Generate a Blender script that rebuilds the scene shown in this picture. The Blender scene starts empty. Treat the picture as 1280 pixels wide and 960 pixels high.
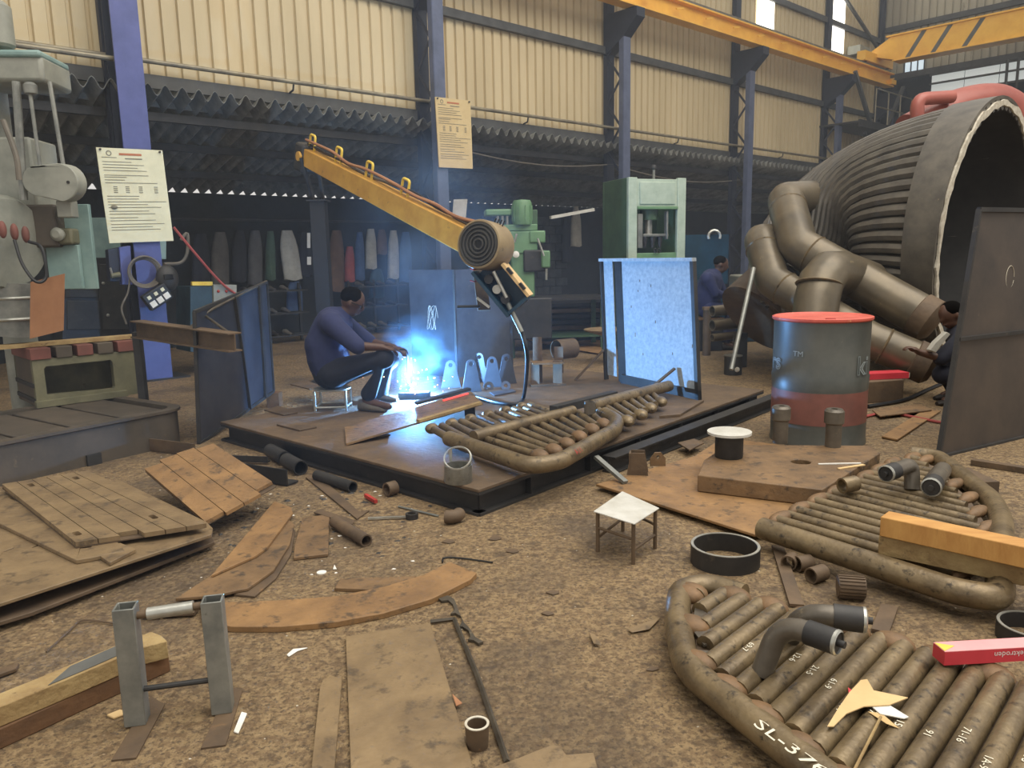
import bpy, bmesh, math, random
from mathutils import Vector as V, Matrix
from mathutils.geometry import tessellate_polygon
random.seed(7)
PI = math.pi
SC = bpy.context.scene
COL = SC.collection
# ---------------------------------------------------------------- camera
FPX, PITCH, ROLL, CAMH = 960.0, math.radians(9.6), math.radians(1.2), 1.42
_f = V((0, math.cos(PITCH), -math.sin(PITCH)))
_r = V((1, 0, 0)); _u = _r.cross(_f)
CR = _r * math.cos(ROLL) - _u * math.sin(ROLL)
CU = _u * math.cos(ROLL) + _r * math.sin(ROLL)
EYE = V((0, 0, CAMH))
cam_d = bpy.data.cameras.new('camera'); cam = bpy.data.objects.new('camera', cam_d); COL.objects.link(cam)
cam_d.sensor_width = 36; cam_d.lens = 36 * FPX / 1280; cam_d.clip_start = 0.05; cam_d.clip_end = 200
cam.matrix_world = Matrix(((CR.x, CU.x, -_f.x, 0), (CR.y, CU.y, -_f.y, 0), (CR.z, CU.z, -_f.z, CAMH), (0, 0, 0, 1)))
SC.camera = cam
# ---------------------------------------------------------------- light
SC.view_settings.view_transform = 'Standard'; SC.view_settings.look = 'None'
SC.view_settings.gamma = 1; SC.view_settings.use_curve_mapping = False
SC.view_settings.exposure = 0.32
w = bpy.data.worlds.new('daylight'); SC.world = w; w.use_nodes = True
bg = w.node_tree.nodes['Background']; bg.inputs[0].default_value = (1.0, .97, .92, 1); bg.inputs[1].default_value = .62
ld = bpy.data.lights.new('rooflight', 'AREA'); ld.shape = 'RECTANGLE'; ld.size = 9; ld.size_y = 16; ld.energy = 1500; ld.color = (1, .95, .86)
lo = bpy.data.objects.new('rooflight', ld); COL.objects.link(lo); lo.location = (4, 3, 10.5); lo.rotation_euler = (math.radians(-8), math.radians(14), math.radians(-45))
# ---------------------------------------------------------------- pixel helpers (1280 x 960 frame)
def ray(px, py): return CR * ((px - 640) / FPX) + CU * ((480 - py) / FPX) + _f
def G(px, py, z=0.0):
    d = ray(px, py); return EYE + d * ((z - CAMH) / d.z)
def D(px, py, y):
    d = ray(px, py); return EYE + d * (y / d.y)
def PL(px, py, o, nn):
    d = ray(px, py); return EYE + d * ((o - EYE).dot(nn) / d.dot(nn))
TH = math.radians(47.7)
WE = V((math.sin(TH), math.cos(TH), 0)); WN = V((math.cos(TH), -math.sin(TH), 0))
WO = G(200, 475)
def W(a, b, z): return WO + WE * a - WN * b + V((0, 0, z))      # a along the column line, b behind it
def WP(px, py, b=0.0): return PL(px, py, WO - WN * b, WN)
UP = V((0, 0, 1))
# ---------------------------------------------------------------- materials
def lin(c):
    return tuple((x / 12.92 if x <= .04045 else ((x + .055) / 1.055) ** 2.4) for x in [k / 255 for k in c])
MATS = {}
def mat(name, c1, c2=None, c3=None, scale=6.0, rough=.6, metal=0.0, bump=.0, bscale=None, spots=.62, emit=None, stretch=(1, 1, 1), coat=0.0, world=False, mix=(.35, .65)):
    m = bpy.data.materials.new(name); m.use_nodes = True; N = m.node_tree.nodes; L = m.node_tree.links
    b = N['Principled BSDF']; b.inputs['Roughness'].default_value = rough; b.inputs['Metallic'].default_value = metal
    if emit:
        b.inputs['Base Color'].default_value = (*lin(c1), 1)
        b.inputs['Emission Color'].default_value = (*lin(c1), 1); b.inputs['Emission Strength'].default_value = emit
        MATS[name] = m; return m
    c2 = c2 or tuple(x * .8 for x in c1)
    tc = N.new('ShaderNodeTexCoord'); mp = N.new('ShaderNodeMapping'); mp.inputs['Scale'].default_value = stretch
    if world:
        g = N.new('ShaderNodeNewGeometry'); L.new(g.outputs['Position'], mp.inputs['Vector'])
    else:
        L.new(tc.outputs['Object'], mp.inputs['Vector'])
    n1 = N.new('ShaderNodeTexNoise'); n1.inputs['Scale'].default_value = scale; n1.inputs['Detail'].default_value = 7; n1.inputs['Roughness'].default_value = .65
    L.new(mp.outputs[0], n1.inputs['Vector'])
    r1 = N.new('ShaderNodeValToRGB'); r1.color_ramp.elements[0].position = mix[0]; r1.color_ramp.elements[1].position = mix[1]
    r1.color_ramp.elements[0].color = (*lin(c1), 1); r1.color_ramp.elements[1].color = (*lin(c2), 1)
    L.new(n1.outputs['Fac'], r1.inputs[0]); out = r1.outputs[0]
    if c3:
        n2 = N.new('ShaderNodeTexNoise'); n2.inputs['Scale'].default_value = scale * 2.7; n2.inputs['Detail'].default_value = 9; n2.inputs['Roughness'].default_value = .7
        L.new(mp.outputs[0], n2.inputs['Vector'])
        r2 = N.new('ShaderNodeValToRGB'); r2.color_ramp.elements[0].position = spots; r2.color_ramp.elements[1].position = spots + .1
        L.new(n2.outputs['Fac'], r2.inputs[0])
        mx = N.new('ShaderNodeMixRGB'); mx.inputs[2].default_value = (*lin(c3), 1)
        L.new(r2.outputs[0], mx.inputs[0]); L.new(out, mx.inputs[1]); out = mx.outputs[0]
    L.new(out, b.inputs['Base Color'])
    if bump:
        n3 = N.new('ShaderNodeTexNoise'); n3.inputs['Scale'].default_value = bscale or scale * 6; n3.inputs['Detail'].default_value = 6
        L.new(mp.outputs[0], n3.inputs['Vector'])
        bp = N.new('ShaderNodeBump'); bp.inputs['Strength'].default_value = bump; bp.inputs['Distance'].default_value = .02
        L.new(n3.outputs['Fac'], bp.inputs['Height']); L.new(bp.outputs[0], b.inputs['Normal'])
    if coat: b.inputs['Coat Weight'].default_value = coat
    MATS[name] = m; return m
mat('cladding', (190, 172, 134), (206, 188, 150), (156, 138, 104), scale=1.2, rough=.6, spots=.66, stretch=(1, 1, .25), world=True)
mat('endwall', (150, 142, 124), (176, 168, 146), (120, 112, 98), scale=1.2, rough=.7, stretch=(1, 1, .3), world=True)
mat('asbestos', (140, 140, 132), (96, 96, 92), (168, 166, 154), scale=3, rough=.9, bump=.3, world=True)
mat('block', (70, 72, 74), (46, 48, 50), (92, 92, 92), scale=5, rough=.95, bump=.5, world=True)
mat('leanwall', (40, 42, 45), (26, 28, 30), (52, 52, 52), scale=3, rough=.95, bump=.3, world=True)  # very dark base: the lean-to's shade is put into the wall colour
mat('blue_grey', (92, 100, 124), (76, 84, 106), (58, 64, 80), scale=4, rough=.45, spots=.66)
mat('blue_paint', (82, 90, 146), (68, 78, 130), (56, 62, 92), scale=4, rough=.45, spots=.66)
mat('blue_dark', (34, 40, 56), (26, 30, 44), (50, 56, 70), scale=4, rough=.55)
mat('girt', (78, 78, 76), (60, 60, 58), scale=4, rough=.6)
mat('pipe_grey', (150, 140, 116), (112, 104, 88), scale=4, rough=.4, metal=.3)
mat('yellow', (242, 188, 72), (228, 168, 56), (160, 122, 66), scale=3, rough=.45, spots=.68)
mat('yellow_boom', (212, 162, 70), (190, 138, 54), (124, 98, 62), scale=5, rough=.5, spots=.62)
mat('yellow_bright', (236, 206, 90), (222, 186, 60), scale=8, rough=.4)
mat('stripe_grey', (96, 96, 92), (80, 80, 76), rough=.6)
mat('rail', (128, 124, 112), (96, 90, 80), rough=.5, metal=.4)
mat('daylight_sheet', (255, 252, 240), emit=2.6)
mat('pale_sheet', (200, 206, 204), emit=.45)
mat('pane_light', (190, 205, 214), emit=.8)
mat('rust', (130, 102, 70), (98, 77, 54), (72, 60, 48), scale=4.5, rough=.62, bump=.3, spots=.54)
mat('rust_orange', (150, 115, 74), (118, 90, 60), (86, 69, 51), scale=4.5, rough=.62, bump=.3, spots=.55)
mat('rust_dark', (104, 84, 62), (76, 62, 48), (128, 96, 62), scale=4, rough=.7, bump=.2, spots=.62)
mat('rust_tan', (138, 116, 84), (110, 91, 66), (86, 72, 55), scale=4.0, rough=.55, bump=.25, spots=.55)
mat('edge_steel', (92, 84, 72), (66, 60, 52), (120, 106, 84), scale=8, rough=.55, metal=.3)
mat('tube', (134, 116, 86), (96, 82, 62), (62, 54, 44), scale=7, rough=.4, metal=.35, bump=.15, spots=.55)
mat('tube_rust', (128, 98, 66), (98, 78, 56), (74, 60, 46), scale=9, rough=.6, metal=.15, bump=.15)
mat('tube_grey', (112, 104, 92), (86, 80, 72), (140, 128, 106), scale=6, rough=.4, metal=.4, bump=.06)
mat('coil', (106, 100, 90), (82, 78, 72), (136, 122, 100), scale=5, rough=.42, metal=.35, bump=.05, spots=.64)
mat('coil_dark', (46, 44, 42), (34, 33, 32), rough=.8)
mat('cut_edge', (206, 200, 184), (170, 160, 140), scale=20, rough=.7)
mat('header', (112, 100, 80), (88, 80, 66), (146, 130, 100), scale=3, rough=.36, metal=.35, bump=.04, spots=.64)
mat('steel_dark', (62, 60, 58), (46, 45, 45), (84, 76, 66), scale=5, rough=.55, metal=.3, bump=.06)
mat('steel_black', (32, 32, 34), (24, 24, 26), (48, 46, 44), scale=6, rough=.5)
mat('steel_plate', (84, 86, 92), (66, 68, 76), (104, 98, 92), scale=4, rough=.42, metal=.35, bump=.04, spots=.66)
mat('galv', (146, 146, 138), (116, 118, 114), (92, 90, 84), scale=9, rough=.42, metal=.45, spots=.66)
mat('bright_steel', (196, 196, 188), (160, 158, 148), scale=10, rough=.3, metal=.6)
mat('white_plate', (206, 204, 196), (176, 172, 160), scale=5, rough=.5)
mat('lit_plate', (170, 178, 182), (140, 150, 158), (96, 100, 104), scale=26, rough=.55, spots=.64)
mat('screen_blue', (74, 76, 84), (56, 60, 70), (96, 94, 96), scale=4, rough=.35, metal=.45, spots=.68)
mat('screen_dark', (84, 74, 66), (66, 60, 56), (104, 92, 80), scale=2.5, rough=.5, metal=.3, spots=.66)
mat('machine_grey', (150, 150, 138), (124, 126, 116), (88, 88, 80), scale=4, rough=.45, spots=.66)
mat('machine_teal', (138, 162, 156), (116, 142, 138), (92, 108, 102), scale=5, rough=.5, spots=.66)
mat('machine_olive', (116, 112, 86), (92, 90, 70), (70, 64, 50), scale=5, rough=.6, spots=.62)
mat('machine_brown', (86, 76, 64), (66, 60, 52), (110, 94, 72), scale=4, rough=.6, spots=.64)
mat('primer_red', (122, 72, 62), (98, 62, 54), (84, 72, 60), scale=4, rough=.7, spots=.6)
mat('green', (110, 146, 108), (92, 128, 92), (70, 90, 68), scale=4, rough=.45, spots=.68)
mat('green_dark', (70, 98, 70), (56, 80, 58), (40, 52, 42), scale=4, rough=.5, spots=.66)
mat('green_pale', (176, 190, 172), (156, 172, 154), (104, 118, 102), scale=6, rough=.5, spots=.66)
mat('board', (226, 222, 190), (208, 204, 172), (188, 170, 120), scale=3, rough=.6, spots=.7)
mat('board_tan', (212, 190, 142), (198, 174, 126), (170, 146, 100), scale=3, rough=.6, spots=.7)
mat('ink', (136, 132, 114), (118, 114, 100), rough=.8)
mat('ink_red', (190, 120, 84), (176, 106, 74), rough=.8)
mat('wood', (196, 148, 82), (176, 126, 66), (140, 98, 52), scale=4, rough=.7, stretch=(1, 6, 1), bump=.15, spots=.64)
mat('wood_old', (168, 144, 98), (134, 108, 70), (98, 78, 52), scale=6, rough=.8, bump=.35, spots=.6)
mat('wood_dark', (112, 80, 52), (86, 62, 42), scale=6, rough=.85, bump=.2)
mat('cardboard', (214, 184, 134), (198, 166, 116), scale=5, rough=.85)
mat('card_brown', (170, 122, 86), (150, 104, 72), (110, 80, 60), scale=4, rough=.85)
mat('red_box', (206, 62, 72), (188, 50, 60), scale=4, rough=.5)
mat('pink_box', (232, 160, 160), (222, 146, 148), scale=4, rough=.5)
mat('white', (232, 230, 222), (214, 210, 200), rough=.7)
mat('chalk', (230, 224, 204), (214, 206, 184), rough=.9)
mat('red_paint', (176, 52, 44), (150, 44, 38), rough=.6)
mat('red_cap', (206, 96, 80), (184, 78, 64), (220, 150, 110), scale=8, rough=.5, spots=.6)
mat('drum_grey', (88, 88, 82), (72, 74, 70), (104, 102, 94), scale=4, rough=.4, spots=.66)
mat('drum_red', (132, 84, 74), (110, 72, 64), (92, 70, 60), scale=4, rough=.5, spots=.62)
mat('drum_print', (150, 158, 158), (140, 150, 150), rough=.6)
mat('ring_red', (158, 84, 70), (134, 68, 58), (176, 110, 90), scale=2, rough=.4, spots=.66)
mat('rubber', (26, 26, 28), (20, 20, 22), rough=.5)
mat('cable_grey', (112, 104, 92), (94, 88, 78), rough=.6)
mat('cable_red', (170, 76, 72), (150, 66, 62), rough=.6)
mat('spool', (108, 100, 86), (88, 82, 70), scale=3, rough=.55)
mat('spool_side', (150, 132, 98), (128, 110, 82), (88, 76, 58), scale=4, rough=.6)
mat('ridge', (70, 68, 62), (60, 58, 54), rough=.6)
mat('feeder_blue', (24, 62, 84), (18, 48, 66), rough=.4)
mat('cloth_navy', (46, 52, 88), (36, 42, 74), scale=5, rough=.9, bump=.2, bscale=14)
mat('cloth_dark', (32, 34, 46), (24, 26, 36), scale=5, rough=.9, bump=.2, bscale=14)
mat('skin', (88, 60, 46), (74, 50, 38), scale=6, rough=.5)
mat('hair', (14, 12, 11), (10, 9, 9), scale=40, rough=1.0)
MATS['hair'].node_tree.nodes['Principled BSDF'].inputs['Specular IOR Level'].default_value = .05
mat('shoe', (106, 98, 86), (84, 78, 70), rough=.8)
mat('shoe_dark', (44, 38, 34), (32, 28, 26), rough=.7)
mat('glass_dark', (20, 22, 26), rough=.1)
mat('arc', (190, 225, 255), emit=60)
mat('spark', (255, 170, 90), emit=9)
mat('hot', (240, 90, 80), emit=.5)
mat('blue_light', (120, 190, 255), (110, 180, 250), rough=.6)
mat('tin', (150, 150, 142), (120, 118, 110), (90, 84, 74), scale=10, rough=.35, metal=.6, spots=.6)
mat('cloth_white', (176, 172, 160), (150, 146, 136), rough=.9, scale=6)
mat('cloth_teal', (56, 80, 92), (42, 62, 74), rough=.9, scale=6)
mat('cloth_brown', (100, 76, 60), (80, 60, 48), rough=.9, scale=6)
mat('cloth_blue', (66, 88, 122), (52, 70, 100), rough=.9, scale=6)
mat('cloth_green', (70, 92, 76), (56, 74, 62), rough=.9, scale=6)
mat('cloth_red', (150, 70, 64), (126, 58, 54), rough=.9, scale=6)
mat('cloth_grey', (84, 82, 80), (66, 64, 64), rough=.9, scale=6)
def floor_mat():
    m = bpy.data.materials.new('floor'); m.use_nodes = True; N = m.node_tree.nodes; L = m.node_tree.links; b = N['Principled BSDF']
    g = N.new('ShaderNodeNewGeometry')
    def noise(s, d=8, r=.65):
        n = N.new('ShaderNodeTexNoise'); n.inputs['Scale'].default_value = s; n.inputs['Detail'].default_value = d; n.inputs['Roughness'].default_value = r
        L.new(g.outputs['Position'], n.inputs['Vector']); return n.outputs['Fac']
    def ramp(f, stops):
        r = N.new('ShaderNodeValToRGB'); e = r.color_ramp.elements
        while len(e) < len(stops): e.new(.5)
        for k, (p, c) in enumerate(stops): e[k].position = p; e[k].color = (*c, 1)
        L.new(f, r.inputs[0]); return r.outputs[0]
    def mix(f, a, c):
        x = N.new('ShaderNodeMixRGB'); L.new(f, x.inputs[0])
        L.new(a, x.inputs[1])
        if isinstance(c, tuple): x.inputs[2].default_value = (*c, 1)
        else: L.new(c, x.inputs[2])
        return x.outputs[0]
    base = ramp(noise(1.1), [(.3, lin((92, 75, 56))), (.5, lin((128, 104, 74))), (.7, lin((108, 86, 62)))])
    vo = N.new('ShaderNodeTexVoronoi'); vo.inputs['Scale'].default_value = 34; L.new(g.outputs['Position'], vo.inputs['Vector'])
    speck = ramp(noise(26, 6, .75), [(.44, (0, 0, 0)), (.56, (1, 1, 1))])
    c = mix(speck, base, lin((158, 133, 96)))
    fine = ramp(noise(60, 5, .7), [(.52, (0, 0, 0)), (.60, (.75, .75, .75))]); c = mix(fine, c, lin((74, 60, 46)))
    dark = ramp(noise(.75, 9, .7), [(.47, (0, 0, 0)), (.62, (.8, .8, .8))])
    c = mix(dark, c, lin((80, 68, 56)))
    spots = ramp(noise(9, 8, .75), [(.54, (0, 0, 0)), (.62, (.8, .8, .8))])
    c = mix(spots, c, lin((86, 70, 52)))
    pale = ramp(noise(3.3, 9, .75), [(.66, (0, 0, 0)), (.74, (.5, .5, .5))])
    c = mix(pale, c, lin((190, 176, 146)))
    L.new(c, b.inputs['Base Color']); b.inputs['Roughness'].default_value = .62
    ml = N.new('ShaderNodeMath'); ml.operation = 'MULTIPLY_ADD'; L.new(vo.outputs['Distance'], ml.inputs[0]); ml.inputs[1].default_value = -.6
    L.new(noise(22, 8, .7), ml.inputs[2])
    bp = N.new('ShaderNodeBump'); bp.inputs['Strength'].default_value = .8; bp.inputs['Distance'].default_value = .035
    L.new(ml.outputs[0], bp.inputs['Height']); L.new(bp.outputs[0], b.inputs['Normal'])
    MATS['floor'] = m
floor_mat()
# ---------------------------------------------------------------- mesh builder
def frame(d, up=UP):
    d = d.normalized()
    s = d.cross(up)
    if s.length < 1e-4: s = d.cross(V((1, 0, 0)))
    s.normalize(); return s, s.cross(d).normalized()
class MB:
    def __init__(self): self.v = []; self.f = []
    def add(self, vs, fs):
        k = len(self.v); self.v += [V(p) for p in vs]; self.f += [tuple(i + k for i in f) for f in fs]; return self
    def cuboid(self, c, ax, ay, az):                    # centre and half vectors
        c = V(c); vs = [c + ax * i + ay * j + az * k for k in (-1, 1) for j in (-1, 1) for i in (-1, 1)]
        fs = [(0, 2, 3, 1), (4, 5, 7, 6), (0, 1, 5, 4), (2, 6, 7, 3), (0, 4, 6, 2), (1, 3, 7, 5)]
        if ax.cross(ay).dot(az) < 0: fs = [f[::-1] for f in fs]
        return self.add(vs, fs)
    def box(self, c, sx, sy, sz, rz=0.0):               # c = centre of the base
        x = V((math.cos(rz), math.sin(rz), 0)); y = V((-math.sin(rz), math.cos(rz), 0))
        return self.cuboid(V(c) + UP * sz / 2, x * sx / 2, y * sy / 2, UP * sz / 2)
    def bar(self, p, q, w, h, up=UP):
        p = V(p); q = V(q); s, u = frame(q - p, up)
        return self.cuboid((p + q) / 2, (q - p) / 2, s * w / 2, u * h / 2)
    def loft(self, rings, cap0=True, cap1=True, closed=False):
        n = len(rings[0]); k = len(self.v)
        for r in rings: self.v += [V(p) for p in r]
        m = len(rings)
        for i in range(m if closed else m - 1):
            for j in range(n):
                a, b = k + i * n + j, k + i * n + (j + 1) % n
                c, d = k + ((i + 1) % m) * n + (j + 1) % n, k + ((i + 1) % m) * n + j
                self.f.append((a, b, c, d))
        if not closed:
            if cap0: self.f.append(tuple(k + j for j in reversed(range(n))))
            if cap1: self.f.append(tuple(k + (m - 1) * n + j for j in range(n)))
        return self
    def tube(self, pts, r, seg=10, caps=True, closed=False):
        pts = [V(p) for p in pts]; n = len(pts); rs = r if isinstance(r, (list, tuple)) else [r] * n
        tan = []
        for i in range(n):
            if closed: t = pts[(i + 1) % n] - pts[i - 1]
            else: t = pts[min(i + 1, n - 1)] - pts[max(i - 1, 0)]
            tan.append(t.normalized())
        s, u = frame(tan[0]); rings = []
        for i in range(n):
            s = (s - tan[i] * s.dot(tan[i])).normalized(); u = s.cross(tan[i]).normalized()
            k = 1.0
            if 0 < i < n - 1:
                c = max(.35, math.sqrt(max(0, (1 + (pts[i] - pts[i - 1]).normalized().dot((pts[i + 1] - pts[i]).normalized())) / 2)))
            rings.append([pts[i] + (s * math.cos(2 * PI * j / seg) - u * math.sin(2 * PI * j / seg)) * rs[i] for j in range(seg)])
        return self.loft(rings, caps, caps, closed)
    def cyl(self, p, q, r, r2=None, seg=16, caps=True):
        return self.tube([p, q], [r, r if r2 is None else r2], seg, caps)
    def pipe(self, p, q, ro, ri, seg=18):
        p, q = V(p), V(q); s, u = frame(q - p)
        def ring(c, r): return [c + (s * math.cos(2 * PI * j / seg) - u * math.sin(2 * PI * j / seg)) * r for j in range(seg)]
        return self.loft([ring(p, ro), ring(q, ro), ring(q, ri), ring(p, ri)], closed=True)
    def lathe(self, prof, o=(0, 0, 0), ax=UP, seg=24, closed=False):
        o = V(o); ax = V(ax).normalized(); s, u = frame(ax)
        rings = [[o + ax * h + (s * math.cos(2 * PI * j / seg) - u * math.sin(2 * PI * j / seg)) * max(r, 1e-4) for j in range(seg)] for r, h in prof]
        return self.loft(rings, not closed, not closed, closed)
    def prism(self, pts, ext, holes=()):                # polygon (+ holes), moved by ext
        pts = [V(p) for p in pts]; ext = V(ext)
        nrm = V((0, 0, 0))
        for i in range(len(pts)): nrm += pts[i - 1].cross(pts[i])
        if nrm.dot(ext) < 0: pts.reverse()
        loops = [pts] + [[V(p) for p in h] for h in holes]; flat = [p for l in loops for p in l]; n = len(flat)
        tri = tessellate_polygon(loops); k = len(self.v)
        self.v += flat + [p + ext for p in flat]
        for t in tri:
            nn = (flat[t[1]] - flat[t[0]]).cross(flat[t[2]] - flat[t[0]])
            t = t if nn.dot(ext) > 0 else t[::-1]
            self.f.append(tuple(k + n + i for i in t)); self.f.append(tuple(k + i for i in reversed(t)))
        s = 0
        for l in loops:
            m = len(l)
            for i in range(m):
                a, b = k + s + i, k + s + (i + 1) % m
                self.f.append((a, b, b + n, a + n))
            s += m
        return self
    def ball(self, c, r, seg=14, rings=8, sc=(1, 1, 1), ax=None):
        c = V(c); x, y, z = ax or (V((1, 0, 0)), V((0, 1, 0)), UP)
        R = []
        for i in range(rings + 1):
            t = -PI / 2 + PI * i / rings
            R.append([c + x * (r * sc[0] * max(math.cos(t), 1e-3) * math.cos(2 * PI * j / seg)) + y * (r * sc[1] * max(math.cos(t), 1e-3) * math.sin(2 * PI * j / seg)) + z * (r * sc[2] * math.sin(t)) for j in range(seg)])
        return self.loft(R)
    def build(self, name, m, parent=None, bevel=0.0, smooth=35, sub=0):
        org = V(parent.matrix_world_org) if parent is not None and hasattr(parent, 'matrix_world_org') else None
        if parent is not None: org = ORG[parent.name]
        else:
            lo = [min(p[i] for p in self.v) for i in range(3)]; hi = [max(p[i] for p in self.v) for i in range(3)]
            org = V(((lo[0] + hi[0]) / 2, (lo[1] + hi[1]) / 2, lo[2]))
        me = bpy.data.meshes.new(name); me.from_pydata([tuple(p - org) for p in self.v], [], self.f)
        bm = bmesh.new(); bm.from_mesh(me); bmesh.ops.recalc_face_normals(bm, faces=bm.faces); bm.to_mesh(me); bm.free()
        me.materials.append(MATS[m])
        if smooth:
            me.shade_smooth(); me.set_sharp_from_angle(angle=math.radians(smooth))
        o = bpy.data.objects.new(name, me); COL.objects.link(o)
        if parent is not None: o.parent = parent; o.location = (0, 0, 0)
        else: o.location = org
        ORG[o.name] = org
        if bevel:
            b = o.modifiers.new('bevel', 'BEVEL'); b.width = bevel; b.segments = 2; b.limit_method = 'ANGLE'; b.angle_limit = math.radians(40)
        if sub:
            b = o.modifiers.new('sub', 'SUBSURF'); b.levels = sub; b.render_levels = sub
        return o
ORG = {}
def tag(o, label, cat, group=None, kind=None):
    o['label'] = label; o['category'] = cat
    if group: o['group'] = group
    if kind: o['kind'] = kind
    return o
def thing(name, label, cat, loc, group=None):
    o = bpy.data.objects.new(name, None); COL.objects.link(o); o.location = loc; o.empty_display_size = .1
    ORG[o.name] = V(loc)
    return tag(o, label, cat, group)
def struct(o, label=None):
    o['kind'] = 'structure'
    if label: o['label'] = label
    return o
def copy_at(o, parent, off):                            # a piece that shares mesh data
    c = o.copy(); COL.objects.link(c); c.parent = parent; c.location = V(o.location) + off; ORG[c.name] = ORG[o.name]
    return c
def arcpts(c, x, y, r, a0, a1, n): return [c + x * (r * math.cos(a0 + (a1 - a0) * i / n)) + y * (r * math.sin(a0 + (a1 - a0) * i / n)) for i in range(n + 1)]
def circ(c, r, n=18, x=V((1, 0, 0)), y=V((0, 1, 0))): return [c + x * (r * math.cos(2 * PI * i / n)) + y * (r * math.sin(2 * PI * i / n)) for i in range(n)]
def smoothpath(pts, n=6):                               # Catmull-Rom through pts
    P = [V(p) for p in pts]; P = [P[0] * 2 - P[1]] + P + [P[-1] * 2 - P[-2]]; out = []
    for i in range(1, len(P) - 2):
        for k in range(n):
            t = k / n; a, b, c, d = P[i - 1:i + 3]
            out.append(.5 * ((2 * b) + (c - a) * t + (2 * a - 5 * b + 4 * c - d) * t * t + (3 * b - a - 3 * c + d) * t ** 3))
    return out + [P[-2]]
def fillet(pts, r, n=6):                                # round the corners of a polyline
    P = [V(p) for p in pts]; out = [P[0]]
    for i in range(1, len(P) - 1):
        a, b, c = P[i - 1], P[i], P[i + 1]; d1 = (a - b); d2 = (c - b)
        k = min(r, d1.length * .48, d2.length * .48); p, q = b + d1.normalized() * k, b + d2.normalized() * k
        for j in range(n + 1):
            t = j / n; out.append(p * (1 - t) ** 2 + b * 2 * t * (1 - t) + q * t * t)
    return out + [P[-1]]
def plate(name, px, z, th, m, label, cat, group=None, holes=(), tilt=None, bevel=.003, parent=None):
    """flat plate: outline in photo pixels on the plane of height z (its top); it goes down by th"""
    pts = [G(x, y, z) for x, y in px]
    o = MB().prism(pts, V((0, 0, -th)), holes).build(name, m, parent, bevel=bevel, smooth=0 if not bevel else 35)
    if parent is None: tag(o, label, cat, group)
    return o
# ================================================================ the setting
fl = MB().add([(-16, -4, 0), (30, -4, 0), (30, 34, 0), (-16, 34, 0)], [(0, 1, 2, 3)]).build('floor', 'floor', smooth=0)
struct(fl, 'brown dusty concrete workshop floor')
A0, A1, CB = -7.0, 21.2, .52
def ribbed(a0, width, z0, z1, b, m, name, parent, pitch=.2, depth=.042, plane=None):
    P = plane or W
    prof = []; x = 0
    while x < width - 1e-6:
        prof += [(x, 0), (x + pitch - .06, 0), (x + pitch - .046, depth), (x + pitch - .012, depth)]
        x += pitch
    prof.append((width, 0))
    mb = MB(); n = len(prof); vs = []
    for t in (0, .004):
        for z in (z0, z1): vs += [P(a0 + p, b + d + t, z) for p, d in prof]
    fs = []
    for i in range(n - 1):
        fs.append((i, i + 1, n + i + 1, n + i)); fs.append((2 * n + i, 3 * n + i, 3 * n + i + 1, 2 * n + i + 1))
    return mb.add(vs, fs).build(name, m, parent, smooth=0)
# upper cladding on the column line
wl = MB().bar(W(A0, CB - .03, 3.58), W(A1, CB - .03, 3.58), .06, .16).build('wall_back', 'girt'); struct(wl, 'beige ribbed sheet wall above the lean-to')
first = ribbed(A0, 1.0, 3.56, 9.2, CB, 'cladding', 'cladding_sheet', wl)
for k in range(1, 29): copy_at(first, wl, WE * (1.0 * k))
for z in (5.2, 7.3):
    MB().bar(W(A0, CB - .06, z), W(A1, CB - .06, z), .08, .13).build('girt_rail', 'girt', wl)
for i, (x0, x1, zb) in enumerate(((14.25, 15.0, 6.55), (18.05, 18.72, 6.6))):
    wd = MB().cuboid(W((x0 + x1) / 2, CB - .025, (zb + 9.2) / 2), WE * ((x1 - x0) / 2), WN * .012, UP * ((9.2 - zb) / 2)).build('window_%d' % (i + 1), 'daylight_sheet')
    struct(wd, 'tall translucent daylight sheet in beige cladding')
# lean-to behind the columns
LB, LZ0, LZ1 = 3.5, 3.33, 2.52
rf = MB().bar(W(A0, .62, LZ0 - .14), W(A1, .62, LZ0 - .14), .08, .1).build('ceiling', 'steel_dark'); struct(rf, 'corrugated lean-to roof behind the columns')
def wavy(name, m, parent, a0, width, b0, z0, b1, z1, waves, amp, th=.008):
    n = waves * 8; vs = []
    for t in (0, th):
        for bb, zz in ((b0, z0), (b1, z1)):
            for i in range(n + 1): vs.append(W(a0 + width * i / n, bb, zz + t + amp * math.sin(2 * PI * waves * i / n)))
    fs = []; q = n + 1
    for i in range(n):
        fs += [(i, i + 1, q + i + 1, q + i), (2 * q + i, 3 * q + i, 3 * q + i + 1, 2 * q + i + 1), (i, 2 * q + i, 2 * q + i + 1, i + 1), (q + i, q + i + 1, 3 * q + i + 1, 3 * q + i)]
    return MB().add(vs, fs).build(name, m, parent, smooth=50)
s0 = wavy('roof_sheet', 'asbestos', rf, A0, 1.0, .2, LZ0 + .10, LB + .25, LZ1 + .06, 5, .065)
for k in range(1, 28): copy_at(s0, rf, WE * (1.0 * k))
for b in (1.6, 2.6):
    z = LZ0 + (LZ1 - LZ0) * (b - .5) / (LB - .25)
    MB().bar(W(A0, b, z - .08), W(A1, b, z - .08), .06, .1).build('purlin', 'steel_dark', rf)
MB().cuboid(W((A0 + A1) / 2, CB + .1, 3.44), WE * ((A1 - A0) / 2), WN * .01, UP * .13).build('flashing', 'asbestos', rf)
lw = MB().cuboid(W((A0 + A1) / 2, LB + .1, 1.265), WE * ((A1 - A0) / 2), WN * .1, UP * 1.265).build('wall_lean', 'leanwall'); struct(lw, 'block wall at the back of the lean-to, coloured dark for its shade')
blk = None                                             # blocks in the strip of wall that can be made out
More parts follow.
